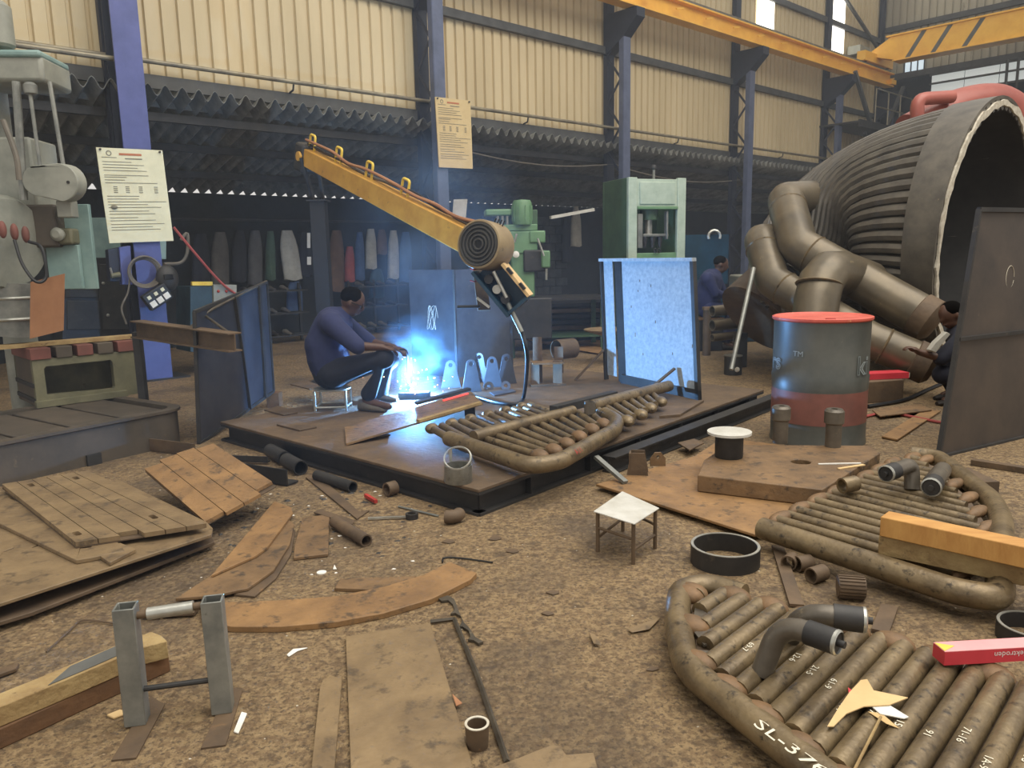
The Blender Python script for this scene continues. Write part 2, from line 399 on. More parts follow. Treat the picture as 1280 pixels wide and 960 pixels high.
for row in range(11):
    for c in range(6):
        a = 8.35 + c * .42 + (.21 if row % 2 else 0)
        p = W(a, LB - .01, .12 + row * .205)
        if blk is None:
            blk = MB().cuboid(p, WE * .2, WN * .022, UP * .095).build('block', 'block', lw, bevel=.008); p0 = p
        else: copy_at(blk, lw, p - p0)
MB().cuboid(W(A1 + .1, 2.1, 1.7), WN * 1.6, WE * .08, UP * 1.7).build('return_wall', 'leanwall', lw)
# end wall
def E(x, t, z): return W(A1 + t, -x, z)                  # x metres out from the column line, on the end wall
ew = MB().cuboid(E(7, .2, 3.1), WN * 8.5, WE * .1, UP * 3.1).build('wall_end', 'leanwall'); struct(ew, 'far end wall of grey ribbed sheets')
def EP(a, b, z): return W(A1 + b, -a, z)
f2 = ribbed(-1.0, 1.0, 6.3, 9.4, 0, 'endwall', 'cladding_sheet', ew, plane=EP)
for k in range(1, 13): copy_at(f2, ew, WN * (1.0 * k))
MB().bar(E(-1, -.1, 6.25), E(13, -.1, 6.25), .12, .16).build('ledge_beam', 'girt', ew)
MB().bar(E(-1, -.06, 7.6), E(13, -.06, 7.6), .1, .14).build('girt_rail', 'girt', ew)
ps = None
for k in range(9):
    p = E(1.45 + k * .84, -.25, 5.85)
    if ps is None: ps = MB().cuboid(p, WN * .41, WE * .012 + UP * .02, UP * .26).build('translucent_sheet', 'pale_sheet', ew); pp = p
    else: copy_at(ps, ew, p - pp)
for z in (5.58, 5.86, 6.1): MB().bar(E(1, -.32, z), E(9, -.32, z), .04, .05).build('sheet_rail', 'girt', ew)
for x in (2.9, 3.15, 3.4): MB().bar(E(x, -.34, 5.4), E(x, -.34, 6.15), .05, .05).build('sheet_post', 'girt', ew)
wn = MB().cuboid(E(.47, -.03, 6.48), WN * .27, WE * .02, UP * .26).build('window_3', 'pane_light'); struct(wn, 'small paned window high in the end wall')
for x in (.2, .38, .56, .74): MB().bar(E(x, -.06, 6.22), E(x, -.06, 6.74), .025, .03).build('glazing_bar', 'girt', wn)
# water pipe on brackets
wp = thing('water_pipe', 'long thin pipe running along the beige wall on hooked brackets', 'pipe', W(0, .34, 3.78))
MB().cyl(W(A0, .34, 3.78), W(A1, .34, 3.78), .028, seg=10).build('pipe_run', 'pipe_grey', wp)
for a in (-2.2, 2.2, 6.6, 11, 15.4, 19.4):
    MB().tube([W(a, .34, 3.75), W(a, .36, 3.68), W(a, .46, 3.66)], .014, 6).build('pipe_bracket', 'steel_dark', wp)
wp2 = tag(MB().cyl(W(A0, .12, 3.70), W(-.05, .12, 3.70), .03, seg=10).build('conduit', 'pipe_grey'), 'short silver conduit below the long pipe, left of the blue column', 'pipe')
# columns
SP = 4.43
CL = ['broad blue steel column carrying the pale notice board', 'blue lattice column carrying the tan notice board', 'lattice column with pale blue face rising behind the green press',
      'lattice column between the press and the great ribbed duct', 'lattice column beside the raised steel walkway', 'dark corner column where beige wall meets end wall']
for k in range(6):
    a = k * SP if k < 5 else 21.0
    t = thing('steel_column', CL[k], 'column', W(a, 0, 0), 'columns along the beige wall')
    ftop = 9.2 if k < 2 else 5.62
    wd = .15 if k == 0 else .1
    if k == 0:
        MB().cuboid(W(a, 0, 4.6), WE * wd, WN * .012, UP * 4.6).build('front_flange', 'blue_paint', t)
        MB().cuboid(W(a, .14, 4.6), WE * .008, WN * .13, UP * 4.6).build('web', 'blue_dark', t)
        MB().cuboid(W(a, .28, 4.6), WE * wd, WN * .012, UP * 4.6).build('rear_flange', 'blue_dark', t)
    else:
        MB().cuboid(W(a, 0, ftop / 2), WE * wd, WN * .008, UP * (ftop / 2)).cuboid(W(a - wd, .05, ftop / 2), WE * .008, WN * .05, UP * (ftop / 2)).cuboid(W(a + wd, .05, ftop / 2), WE * .008, WN * .05, UP * (ftop / 2)).build('front_chord', 'blue_grey', t)
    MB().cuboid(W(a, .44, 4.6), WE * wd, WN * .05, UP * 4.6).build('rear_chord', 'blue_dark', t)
    if k:
        nz = 12; z0, z1 = .3, 5.5
        for i in range(nz):
            za, zb = z0 + (z1 - z0) * i / nz, z0 + (z1 - z0) * (i + 1) / nz
            ba, bb = (.06, .4) if i % 2 == 0 else (.4, .06)
            MB().bar(W(a - wd, ba, za), W(a - wd, bb, zb), .045, .012, up=WE).build('lacing_bar', 'blue_dark', t)
    MB().box(W(a, .2, 0), .5, .7, .02, -TH).build('base_plate', 'steel_dark', t)
    if k >= 1:
        MB().prism([W(a - .12, b, z) for b, z in ((.42, 5.1), (.42, 5.82), (-.32, 5.82), (-.32, 5.66), (.0, 5.36))], WE * .24).build('crane_bracket', 'blue_dark', t)
# crane runway
rw = thing('crane_runway', 'yellow crane runway beam carried on column brackets', 'beam', W(4, -.15, 5.83))
MB().bar(W(3, -.15, 6.01), W(20.3, -.15, 6.01), .02, .32).bar(W(3, -.15, 5.85), W(20.3, -.15, 5.85), .26, .03).bar(W(3, -.15, 6.18), W(20.3, -.15, 6.18), .26, .03).build('runway_beam', 'yellow', rw)
MB().bar(W(3, -.15, 6.24), W(20.3, -.15, 6.24), .07, .09).build('crane_rail', 'rail', rw)
MB().bar(W(3, .1, 6.3), W(20.3, .1, 6.3), .1, .08).build('conductor_bar', 'stripe_grey', rw)
MB().bar(W(20.2, -.32, 5.95), W(20.2, .1, 5.95), .3, .12).build('end_stop', 'yellow', rw)
for i in range(12): MB().bar(W(9 + i, -.28, 6.0), W(9.22 + i, -.3, 6.05), .03, .03).build('rail_clip', 'yellow', rw)
# crane girder
cg = thing('crane_girder', 'yellow overhead crane girder with slanting dark stripes', 'crane', W(19.3, -.5, 6.3))
ga, gt = 19.3, .2
MB().prism([W(ga - gt, -x, z) for x, z in ((.75, 6.3), (14, 6.3), (14, 6.9), (.62, 6.9), (.1, 6.62), (.1, 6.5))], WE * (2 * gt)).build('box_girder', 'yellow', cg)
MB().bar(W(ga, -.5, 6.92), W(ga, -14, 6.92), .5, .04).build('top_flange', 'yellow', cg)
MB().bar(W(ga, -.7, 6.28), W(ga, -14, 6.28), .5, .03).build('bottom_flange', 'yellow', cg)
for x in (1.0, 1.62, 2.35, 9.5): MB().prism([W(ga - gt - .006, -(x + dx), z) for dx, z in ((0, 6.3), (.12, 6.3), (.5, 6.89), (.38, 6.89))], WE * .008).build('stripe', 'stripe_grey', cg)
MB().bar(W(ga - .9, -.15, 6.42), W(ga + .9, -.15, 6.42), .22, .24).build('end_carriage', 'yellow', cg)
for s in (-.7, .7): MB().cyl(W(ga + s, -.08, 6.38), W(ga + s, -.22, 6.38), .1, seg=14).build('wheel', 'steel_dark', cg)
tag(MB().bar(W(18.9, .28, 6.72), W(19.5, .28, 6.72), .35, .22).build('motor_box', 'machine_grey'), 'grey box on the runway at the end of the crane girder', 'box')
# walkway at the fifth column
wk = thing('steel_walkway', 'raised steel walkway with diagonal braces near the corner', 'walkway', W(19, 0, 4.5))
MB().bar(W(17.6, 0, 4.62), W(21, 0, 4.62), 1.1, .05).bar(W(17.6, -.55, 4.58), W(21, -.55, 4.58), .06, .18).build('deck', 'steel_dark', wk)
for a, b2 in ((17.7, 19.6), (21, 19.0)): MB().bar(W(a, -.1, 3.1), W(b2, -.1, 4.5), .09, .09).build('brace', 'girt', wk)
for a, b2 in ((17.75, 18.9), (20.9, 19.9)): MB().bar(W(a, -.3, 5.9), W(b2, -.3, 4.66), .09, .09).build('brace', 'girt', wk)
for a in (18.6, 19.4, 20.2, 21): MB().cyl(W(a, -.52, 4.64), W(a, -.52, 5.55), .018, seg=6).build('railing_post', 'pipe_grey', wk)
for z in (5.1, 5.55): MB().cyl(W(18.6, -.52, z), W(21, -.52, z), .018, seg=6).build('railing_bar', 'pipe_grey', wk)
MB().bar(W(18, .2, 3.2), W(21, .2, 3.2), .06, .1).build('brace', 'girt', wk)
tag(MB().bar(W(17.8, .35, 8.2), W(20.9, .35, 6.9), .07, .07).build('wind_brace', 'girt'), 'diagonal brace crossing the bright sheet near the corner column', 'brace')
# blue knee brace in the lean-to at the far left
tag(MB().bar(W(-2.6, .7, 3.2), W(-.5, .9, 1.9), .1, .1).build('knee_brace', 'blue_paint'), 'slanting blue steel brace under the lean-to roof, left of the blue column', 'brace')
# cable swag under the lean-to edge
sw = [W(5 + i * .5, .4, 3.12 - .14 * math.sin(PI * i / 8)) for i in range(9)] + [W(9.3 + i * .55, .4, 3.05 - .15 * math.sin(PI * i / 8)) for i in range(9)]
tag(MB().tube(sw, .012, 5).build('hanging_cable', 'cable_grey'), 'thin cable sagging below the edge of the lean-to roof', 'cable')
# notice boards
def board(name, label, px, o, nn, m, red):
    c = [PL(x, y, o, nn) for x, y in px]; t = thing(name, label, 'notice board', (c[2] + c[3]) / 2)
    MB().prism(c, -nn * .015).build('panel', m, t)
    TL, TR, BR, BL = c
    def at(u, v): return (TL * (1 - u) + TR * u) * (1 - v) + (BL * (1 - u) + BR * u) * v + nn * .003
    lines, reds = MB(), MB()
    def strip(mb, u0, u1, v, h):
        q = [at(u0, v), at(u1, v), at(u1, v + h), at(u0, v + h)]; mb.prism(q, nn * .001)
    random.seed(3)
    strip(reds, .32, .66, .05, .022); strip(lines, .40, .66, .10, .012); strip(lines, .06, .28, .095, .006)
    lines.prism(circ(at(.17, .055), .03, 12, WE, UP), nn * .001, [circ(at(.17, .055), .02, 12, WE, UP)])
    for v in (.14, .17, .20, .23, .28, .30, .33, .36): strip(lines, .06, random.uniform(.35, .95), v, .006)
    for cx in (.2, .38, .58, .82):
        for v in (.40, .42, .44, .46): strip(lines, cx - .03, cx + .03, v, .008)
    for v in (.50, .53, .56, .59, .62, .66, .69, .73, .76, .80, .83, .86): strip(lines, .06, random.uniform(.4, .96), v, .006)
    lines.build('printed_text', 'ink', t)['kind'] = 'stuff'; reds.build('printed_heading', 'ink_red', t)
    MB().cyl(at(.05, .02), at(.05, .02) + nn * .02, .012, seg=8).build('screw', 'steel_dark', t); MB().cyl(at(.95, .02), at(.95, .02) + nn * .02, .012, seg=8).build('screw', 'steel_dark', t)
    return t, at
bdo = W(0, -.06, 0); bt, at1 = board('notice_board', 'pale printed notice board hung crooked on the broad blue column', [(120, 184), (203, 188), (217, 301), (137, 304)], bdo, WN, 'board', True)
MB().ball(at1(.14, .62), .03, sc=(1.3, 1, .8)).build('stain_patch', 'ink', bt)
board('notice_board', 'tan printed notice board fixed high on a lattice column', [(544, 121), (588, 126), (591, 211), (549, 209)], W(4.43, -.05, 0), WN, 'board_tan', False)
# ================================================================ welding platform
PZ = .155
pA, pB0, pC = G(598, 612, PZ), G(275, 527, PZ), G(955, 487, PZ)
pB = pA + (pB0 - pA) * 1.0; pD = pB + (pC - pA)
pt = thing('welding_platform', 'low steel welding platform with channel edges under the welder', 'platform', V((pA.x, pA.y, 0)))
MB().prism([pA, pC, pD, pB], V((0, 0, -.02))).build('top_plate', 'rust_dark', pt, bevel=.004)
cen = (pA + pB + pC + pD) / 4
for p, q in ((pA, pB), (pA, pC), (pC, pD), (pD, pB)):
    d = (q - p).normalized(); o = d.cross(UP); o = o if (((p + q) / 2) - cen).dot(o) > 0 else -o
    mb = MB().cuboid((p + q) / 2 - o * .05 - UP * .087, (q - p) / 2 - d * .05, o * .008, UP * .067)
    mb.cuboid((p + q) / 2 - o * .03 - UP * .147, (q - p) / 2 - d * .004, o * .036, UP * .008).cuboid((p + q) / 2 - o * .03 - UP * .028, (q - p) / 2 - d * .004, o * .03, UP * .008)
    mb.build('edge_channel', 'steel_dark', pt)
for k in range(6):
    p = pA + (pC - pA) * (.12 + k * .16); d = (pC - pA).normalized(); o = V((d.y, -d.x, 0))
    MB().cuboid(p - o * .03 - UP * .085, o * .03, d * .005, UP * .06).build('stiffener', 'steel_dark', pt)
pdir = (pC - pA).normalized(); pout = V((pdir.y, -pdir.x, 0))
def onplat(px, py, dz=0): return G(px, py, PZ + dz)
def ibeam(name, p, q, w, h, m, label=None, cat=None, t=.01, parent=None, up=UP):
    p, q = V(p), V(q); s, u = frame(q - p, up)
    mb = MB().cuboid((p + q) / 2, (q - p) / 2, s * t / 2, u * (h / 2 - t))
    for k in (-1, 1): mb.cuboid((p + q) / 2 + u * (k * (h / 2 - t / 2)), (q - p) / 2, s * w / 2, u * t / 2)
    o = mb.build(name, m, parent)
    if label: tag(o, label, cat)
    return o
b0, b1 = pA + (pC - pA) * .3 + pout * .09, pA + (pC - pA) * 1.05 + pout * .09
ibeam('steel_beam', V((b0.x, b0.y, .056)), V((b1.x, b1.y, .056)), .1, .11, 'steel_dark', 'dark steel beam lying along the long edge of the welding platform', 'beam')
# loose pieces along the platform edge
def bracket(px, py, z, sc, label, rz):
    c = G(px, py, z); x = V((math.cos(rz), math.sin(rz), 0)); y = V((-math.sin(rz), math.cos(rz), 0))
    t = thing('shoe_bracket', label, 'bracket', c)
    for k in (-1, 1): MB().prism([c + x * (a * sc) + y * (k * .04) + UP * (h * sc) for a, h in ((-.07, 0), (.07, 0), (.045, .15), (-.045, .15))], y * .008).build('side_plate', 'rust_dark', t)
    MB().cuboid(c - x * .05 * sc + UP * .075 * sc, x * .005, y * .04, UP * .07 * sc).build('back_plate', 'rust_dark', t)
    return t
bracket(797, 592, 0.04, .95, 'open box bracket of rusty plate standing beside the platform beam', -.2)
c = G(815, 586, .04) + V((.05, .06, 0))
tag(MB().prism([c + V((x, 0, z)) for x, z in ((-.05, 0), (.05, 0), (.05, .05), (.02, .09), (-.02, .09), (-.05, .05))], V((0, .015, 0)), [circ(c + UP * .06, .012, 10, V((1, 0, 0)), UP)]).build('small_lug', 'rust'), 'small rusty lug with a hole behind the open box bracket', 'lug')
tag(MB().bar(G(745, 571, .15), G(782, 603, .05), .035, .02).build('flat_strip', 'galv'), 'pale scraped strip leaning against the platform edge', 'strip')
plate('cover_plate', [(847, 553), (868, 548), (880, 553), (862, 562)], .062, .012, 'rust_dark', 'small plate lying on the rusty sheet by the platform beam', 'plate')
# ---------------------------------------------------------------- rusty sheet, thick plate, spool, drum
plate('rusty_sheet', [(745, 605), (944, 668), (1120, 612), (1085, 572), (1000, 560), (905, 546), (868, 570)], .04, .015, 'rust_orange', 'large orange rusty sheet lying under the thick plate', 'sheet')
for k, (x, y) in enumerate(((790, 606), (930, 648), (1060, 600), (920, 566))):
    tag(MB().box(G(x, y, 0) + V((0, .05, 0)), .12, .07, .0248).build('wood_packer', 'wood_dark'), 'dark wooden packer under the orange rusty sheet', 'packer', 'packers under the rusty sheet')
TZ = .14
tp = thing('thick_plate', 'thick rusty steel plate with a round hole and two pipe stubs', 'plate', G(960, 590, .04))
tc_ = [G(x, y, TZ) for x, y in ((872, 594), (880, 575), (908, 556), (1086, 557), (1100, 566), (1028, 612))]
MB().prism(tc_, V((0, 0, -.098)), [circ(G(1001, 577, TZ), .058, 20)]).build('slab', 'rust', tp, bevel=.006)
for x, y in ((975, 553), (1041, 558)):
    c = G(x, y, TZ)
    sb = MB().cyl(c, c + UP * .17, .05, seg=18).build('pipe_stub', 'tube_grey', tp)
    MB().lathe([(.052, .15), (.062, .16), (.062, .235), (.05, .25), (.02, .25), (.02, .235)], c, seg=18).build('stub_cap', 'tube_grey', sb)
tag(MB().bar(G(1023, 580, TZ + .004), G(1076, 579, TZ + .004), .012, .006).build('welding_rod', 'white'), 'white rod lying on the thick plate beside its hole', 'rod')
tag(MB().bar(G(1048, 586, TZ + .004), G(1080, 581, TZ + .004), .02, .006).build('wood_chip', 'cardboard'), 'pale splinter lying next to the white rod', 'splinter')
c = G(911, 571, TZ)
sp = thing('flanged_spool', 'short dark pipe spool with pale round flange on top', 'spool', c)
MB().lathe([(.083, 0), (.086, .01), (.086, .15), (.08, .15)], c, seg=28).build('barrel', 'steel_dark', sp)
MB().lathe([(.135, .15), (.135, .165), (.09, .168), (.03, .168)], c, seg=32).build('flange', 'white_plate', sp)
# drum
dc = V((2.29, 5.64, 0)); dr = .335; dh = .92
dm = thing('steel_drum', 'grey and faded red steel drum with red lid', 'drum', dc)
prof = [(dr, .0), (dr + .008, .005), (dr, .02), (dr, .14)]
MB().lathe([(dr + .004, 0), (dr + .004, .02), (dr, .03), (dr, .17)], dc, seg=48).build('base_band', 'drum_grey', dm)
MB().lathe([(dr + .001, .165), (dr + .001, .40)], dc, seg=48).build('red_band', 'drum_red', dm)
MB().lathe([(dr, .395), (dr + .006, .50), (dr, .51), (dr, dh - .01)], dc, seg=48).build('shell', 'drum_grey', dm)
MB().lathe([(dr + .004, dh - .02), (dr + .014, dh - .01), (dr + .014, dh + .005), (dr, dh + .01), (dr - .02, dh), (dr - .03, dh - .004), (.12, dh + .002), (.03, dh + .003)], dc, seg=48).build('lid', 'red_cap', dm)
MB().cyl(dc + V((-.03, -.22, dh - .012)), dc + V((-.03, -.22, dh + .006)), .035, seg=14).build('bung', 'red_paint', dm)
def text_mesh(txt, size, m, place, name, parent, outline=False, kind=None):
    cu = bpy.data.curves.new('txt', 'FONT'); cu.body = txt; cu.size = size; cu.resolution_u = 2
    if outline: cu.fill_mode = 'NONE'; cu.bevel_depth = size * .022; cu.bevel_resolution = 0
    else: cu.extrude = 0
    ob = bpy.data.objects.new('txt', cu); COL.objects.link(ob)
    dg = bpy.context.evaluated_depsgraph_get(); me = bpy.data.meshes.new_from_object(ob.evaluated_get(dg))
    bpy.data.objects.remove(ob); bpy.data.curves.remove(cu)
    mb = MB(); mb.add([place(v.co.x, v.co.y) + V((0, 0, 0)) for v in me.vertices], [tuple(p.vertices) for p in me.polygons])
    o = mb.build(name, m, parent, smooth=0); o['kind'] = 'stuff'; return o
def drumwrap(a0, z0):
    return lambda x, y: dc + V((math.sin(a0 + x / dr) * (dr + .008), -math.cos(a0 + x / dr) * (dr + .008), z0 + y))
look = math.atan2(dc.x, dc.y)
text_mesh('rs', .17, 'drum_print', drumwrap(-look - 1.28, .55), 'printed_letters', dm, True)
text_mesh('TM', .055, 'drum_print', drumwrap(-look - .56, .66), 'trade_mark', dm)
text_mesh('ki', .19, 'drum_print', drumwrap(-look + .78, .53), 'printed_letters', dm, True)
# ---------------------------------------------------------------- tube panels
def clip(poly, v, dv):
    """cut the line (offset v along dv normal) with a polygon in 2D: returns t range along u"""
    ts = []
    for i in range(len(poly)):
        (u0, v0), (u1, v1) = poly[i - 1], poly[i]
        if (v0 - v) * (v1 - v) < 0: ts.append(u0 + (u1 - u0) * (v - v0) / (v1 - v0))
    return (min(ts), max(ts)) if len(ts) >= 2 else None
def tube_panel(label, z, poly_px, dir_px, n, rt, header_px, rh, mt='tube', mh='tube', balls=(True, True), v0=None, hz=None, shrink=.05):
    pts = [G(x, y, z) for x, y in poly_px]; o = pts[0]
    du = (G(*dir_px[1], z) - G(*dir_px[0], z)).normalized(); dv = UP.cross(du)
    poly = [((p - o).dot(du), (p - o).dot(dv)) for p in pts]
    lo, hi = min(p[1] for p in poly), max(p[1] for p in poly)
    c = sum(pts, V((0, 0, 0))) / len(pts); t = thing('tube_panel', label, 'tube panel', V((c.x, c.y, 0)))
    hp = fillet([G(x, y, hz or z) for x, y in header_px], .1, 6)
    MB().tube(hp, rh, 16).build('header_pipe', mh, t)
    st = (hi - lo) / n; segs = []
    for i in range(n):
        v = lo + st * (i + .5); r = clip(poly, v, dv)
        if not r or r[1] - r[0] < .08: continue
        a, b = o + du * (r[0] + shrink) + dv * v, o + du * (r[1] - shrink) + dv * v; segs.append((a, b))
        MB().tube([a, b], rt, 12).build('tube', mt, t)
        for e, (k, p) in enumerate(((-1, a), (1, b))):
            if balls[e] and i % 2 == (0 if e else 0):
                w_ = p + dv * (st / 2)
                MB().ball(w_ + du * (k * .012), 1, 14, 8, (rt * 1.5, st * .98, rt * 1.12), (du, dv, UP)).build('return_bend', 'tube_rust', t)
    mb = MB().prism([p - UP * (rt * .35) for p in pts], V((0, 0, -.01))).build('membrane_plate', 'rust_dark', t)
    return t, segs, du, dv
def stub(t, base, top, end, r, m='tube_grey', ext=.0):
    """upright pipe bending over to a capped end"""
    pth = fillet([base, top, end], .09, 7)
    s_ = MB().tube(pth, r, 16).build('pipe_stub', m, t)
    d = (V(end) - V(top)).normalized()
    MB().lathe([(r * 1.12, -.09), (r * 1.12, 0), (r * .95, .006), (r * .9, .002), (r * .32, .002), (r * .32, .025), (r * .1, .025)], end, d, 16).build('stub_cap', 'steel_dark', s_)
    MB().lathe([(r * 1.14, -.004), (r * 1.14, .004), (r * .98, .008), (r * .98, -.004)], end, d, 16, True).build('cap_rim', 'bright_steel', s_)
    return s_
# foreground panel
t1, sg1, du1, dv1 = tube_panel('large rusty tube panel with chalk marks and a cardboard cutout on it', .085,
    [(862, 742), (906, 737), (1102, 793), (1300, 856), (1420, 905), (1180, 1085), (1050, 985), (876, 842)], ((1014, 884), (1102, 792)), 19, .034,
    [(1110, 1035), (980, 932), (858, 836), (846, 775), (850, 738), (884, 731), (930, 745)], .048, hz=.075)
stub(t1, G(952, 842, .1), G(975, 778, .27), G(1046, 803, .27), .034)
stub(t1, G(984, 800, .1), G(1005, 766, .26), G(1080, 775, .26), .036)
for px in ([(869, 757), (893, 772), (866, 781)], [(868, 790), (880, 806), (905, 798), (885, 780)], [(872, 812), (884, 832), (905, 815)]):
    MB().prism([G(x, y, .093) for x, y in px], V((0, 0, -.008))).build('corner_filler', 'tube_grey', t1)
# chalk writing along the header and on the tubes
ha, hb = G(952, 897, .126), G(1050, 969, .126)
hd = (hb - ha).normalized(); hx = hd.cross(UP)
text_mesh('SL-376-', .062, 'chalk', lambda x, y: ha + hd * x * 1.45 + hx * (.035 - y * .75) + UP * (.0 - abs(.03 - y) * .3), 'chalk_writing', t1)
random.seed(11)
for i, (a, b) in enumerate(sg1):
    if 1 < i < 14:
        tx = ['11-7S', '1A-9', '71-16', '91', '9-15', '6-197', '5-691', '61-9', '21-5', '12-6', '9-12', '69-7'][i - 2]
        l = (b - a).length; k = random.uniform(.3, .55); p = a + du1 * (l * k) + UP * .0352
        text_mesh(tx, .036, 'chalk', lambda x, y, p=p: p - du1 * x + dv1 * (.012 - y * .8), 'chalk_writing', t1)
# middle panel
t2, sg2, du2, dv2 = tube_panel('rusty tube panel beside the drum with two capped pipe stubs and timbers on it', .10,
    [(955, 650), (1110, 575), (1150, 568), (1212, 622), (1240, 665), (1212, 722)], ((955, 668), (1190, 742)), 18, .026,
    [(952, 660), (1200, 741), (1250, 748), (1252, 650), (1240, 625), (1172, 572), (1140, 568)], .052, hz=.096)
stub(t2, G(1140, 612, .12), G(1140, 580, .25), G(1108, 592, .25), .04)
stub(t2, G(1163, 604, .12), G(1180, 585, .2), G(1164, 609, .2), .044)
c = G(1060, 618, .125)
tag(MB().pipe(c + V((-.035, 0, .048)), c + V((.05, .03, .052)), .042, .032).build('pipe_coupling', 'tube'), 'short threaded pipe coupling lying on the tube panel by the drum', 'coupling')
# timbers on it
def timber(px0, px1, z, w_, h, m, label):
    p, q = G(*px0, z), G(*px1, z); q = p + (q - p) * 1.5; d = (q - p).normalized(); s = UP.cross(d)
    return tag(MB().cuboid((p + q) / 2 + s * w_ / 2 + UP * h / 2, (q - p) / 2, s * w_ / 2, UP * h / 2).build('timber_beam', m, bevel=.004), label, 'timber')
timber((1097, 693), (1280, 733), .127, .12, .085, 'wood_old', 'weathered timber beam lying directly on the tube panel')
timber((1099, 670), (1280, 711), .213, .1, .085, 'wood', 'bright yellow timber beam stacked on the weathered one')
# ring, strip and pipe pieces between the panels
def ring(name, px, py, r, h, th, label, m='steel_dark', z=0, edge='bright_steel'):
    c = G(px, py, z); t = thing(name, label, 'ring', c)
    MB().lathe([(r, 0), (r, h), (r - th, h), (r - th, 0)], c, seg=40, closed=True).build('wall', m, t)
    MB().lathe([(r - .001, h), (r - .001, h + .003), (r - th + .001, h + .003), (r - th + .001, h)], c, seg=40, closed=True).build('cut_rim', edge, t)
    return t
ring('steel_ring', 906, 703, .155, .085, .014, 'dark steel ring with bright cut rim on the floor by the stool')
ring('steel_ring', 1288, 800, .11, .06, .012, 'steel ring with pale rim half hidden behind the red box')
tag(MB().bar(G(972, 683, .012), G(996, 757, .012), .055, .012).build('flat_bar', 'rust_dark'), 'flat rusty bar reaching from one tube panel to the other', 'bar')
tag(MB().bar(G(1112, 758, .012), G(1100, 790, .012), .06, .012).build('flat_bar', 'rust_dark'), 'short flat bar showing above the foreground panel tubes', 'bar')
def pipe_piece(px, py, dx, L, r, label, m='rust_dark', th=.006, z=0, cat='pipe', name='pipe_piece'):
    c = G(px, py, z) + UP * r; d = V((math.cos(dx), math.sin(dx), 0)) * (L / 2)
    return tag(MB().pipe(c - d, c + d, r, r - th).build(name, m), label, cat)
pipe_piece(988, 711, .9, .06, .035, 'small rusty pipe offcut beside the flat bar, touching the tube panel')
pipe_piece(1004, 713, .3, .07, .035, 'middle one of the rusty pipe offcuts by the tube panel')
pipe_piece(1021, 727, .5, .08, .035, 'rusty pipe offcut nearest the ribbed rubber roller')
c = G(1063, 748) + UP * .05
rl = thing('ribbed_roller', 'dark ribbed roller lying on the floor between the tube panels', 'roller', c - UP * .05)
d = V((.05, -.012, 0)); MB().cyl(c - d, c + d, .044, seg=20).build('core', 'rust_dark', rl)
s_, u_ = frame(d)
for i in range(20):
    a = 2 * PI * i / 20; o = (s_ * math.cos(a) + u_ * math.sin(a)) * .045
    MB().bar(c - d * .95 + o, c + d * .95 + o, .006, .008, up=o).build('rib', 'rust_dark', rl)
MB().cyl(c + d, c + d * 1.05, .022, seg=14).build('hub', 'bright_steel', rl)
# red electrode box, cutout
rb = thing('electrode_box', 'long red carton lying on the foreground tube panel', 'box', G(1225, 838, .126))
p, q = G(1180, 832, .126), G(1284, 826, .126); q = p + (q - p) * 1.7; d = (q - p).normalized(); s = UP.cross(d)
MB().cuboid((p + q) / 2 + s * .03 + UP * .022, (q - p) / 2, s * .03, UP * .022).build('carton', 'red_box', rb)
MB().cuboid((p + q) / 2 + s * .03 + UP * .0455, (q - p) / 2, s * .0295, UP * .001).build('top_label', 'pink_box', rb)
MB().prism([p + UP * .0448 + d * .001 + s * .004, p + UP * .0448 + d * .05 + s * .03, p + UP * .0448 + d * .001 + s * .055], UP * .003).build('yellow_corner', 'yellow_bright', rb)
text_mesh('Best na Elektroden', .026, 'white', lambda x, y: p + d * (.36 - x) - s * .0012 + UP * (.036 - y * 1.0), 'printed_text', rb)
ct = thing('cardboard_cutout', 'curved triangular cardboard cutout lying on the tube panel', 'cutout', G(1080, 885, .122))
MB().prism([G(x, y, .127) for x, y in ((1034, 909), (1048, 886), (1062, 866), (1076, 851), (1084, 850), (1092, 864), (1135, 873), (1112, 882), (1080, 884), (1058, 893), (1042, 909))], UP * .003).build('top_sheet', 'cardboard', ct)
MB().prism([G(x, y, .123) for x, y in ((1090, 884), (1108, 880), (1136, 897), (1130, 899), (1100, 893))], UP * .0025).build('white_strip', 'white', ct)
MB().prism([G(x, y, .121) for x, y in ((1060, 860), (1068, 866), (1062, 876))], UP * .0025).build('red_tip', 'red_box', ct)
MB().prism([G(x, y, .121) for x, y in ((1085, 890), (1102, 892), (1124, 911), (1108, 905))], UP * .0015).build('lower_sheet', 'cardboard', ct)
tag(MB().cyl(G(1068, 962, .125), G(1101, 896, .13), .004, seg=6).build('thin_stick', 'wood_old'), 'thin stick lying across the foreground tubes', 'stick')
# ---------------------------------------------------------------- little stool on the floor
sl = thing('low_stool', 'little low stool with bare metal square top', 'stool', G(783, 678))
cs = [G(742, 640, .2), G(778, 615, .2), G(824, 636, .2), G(793, 656, .2)]
MB().prism(cs, UP * .004).build('seat_plate', 'white_plate', sl)
cc = sum(cs, V((0, 0, 0))) / 4; lg = []
for c in cs:
    p = cc + (c - cc) * .88; lg.append(p); MB().cyl(V((p.x, p.y, 0)), V((p.x, p.y, .2)), .0095, seg=8).build('leg', 'rust_dark', sl)
for i in range(4):
    z = .07 if i % 2 else .12
    MB().cyl(V((lg[i - 1].x, lg[i - 1].y, z)), V((lg[i].x, lg[i].y, z)), .007, seg=8).build('stretcher', 'rust_dark', sl)
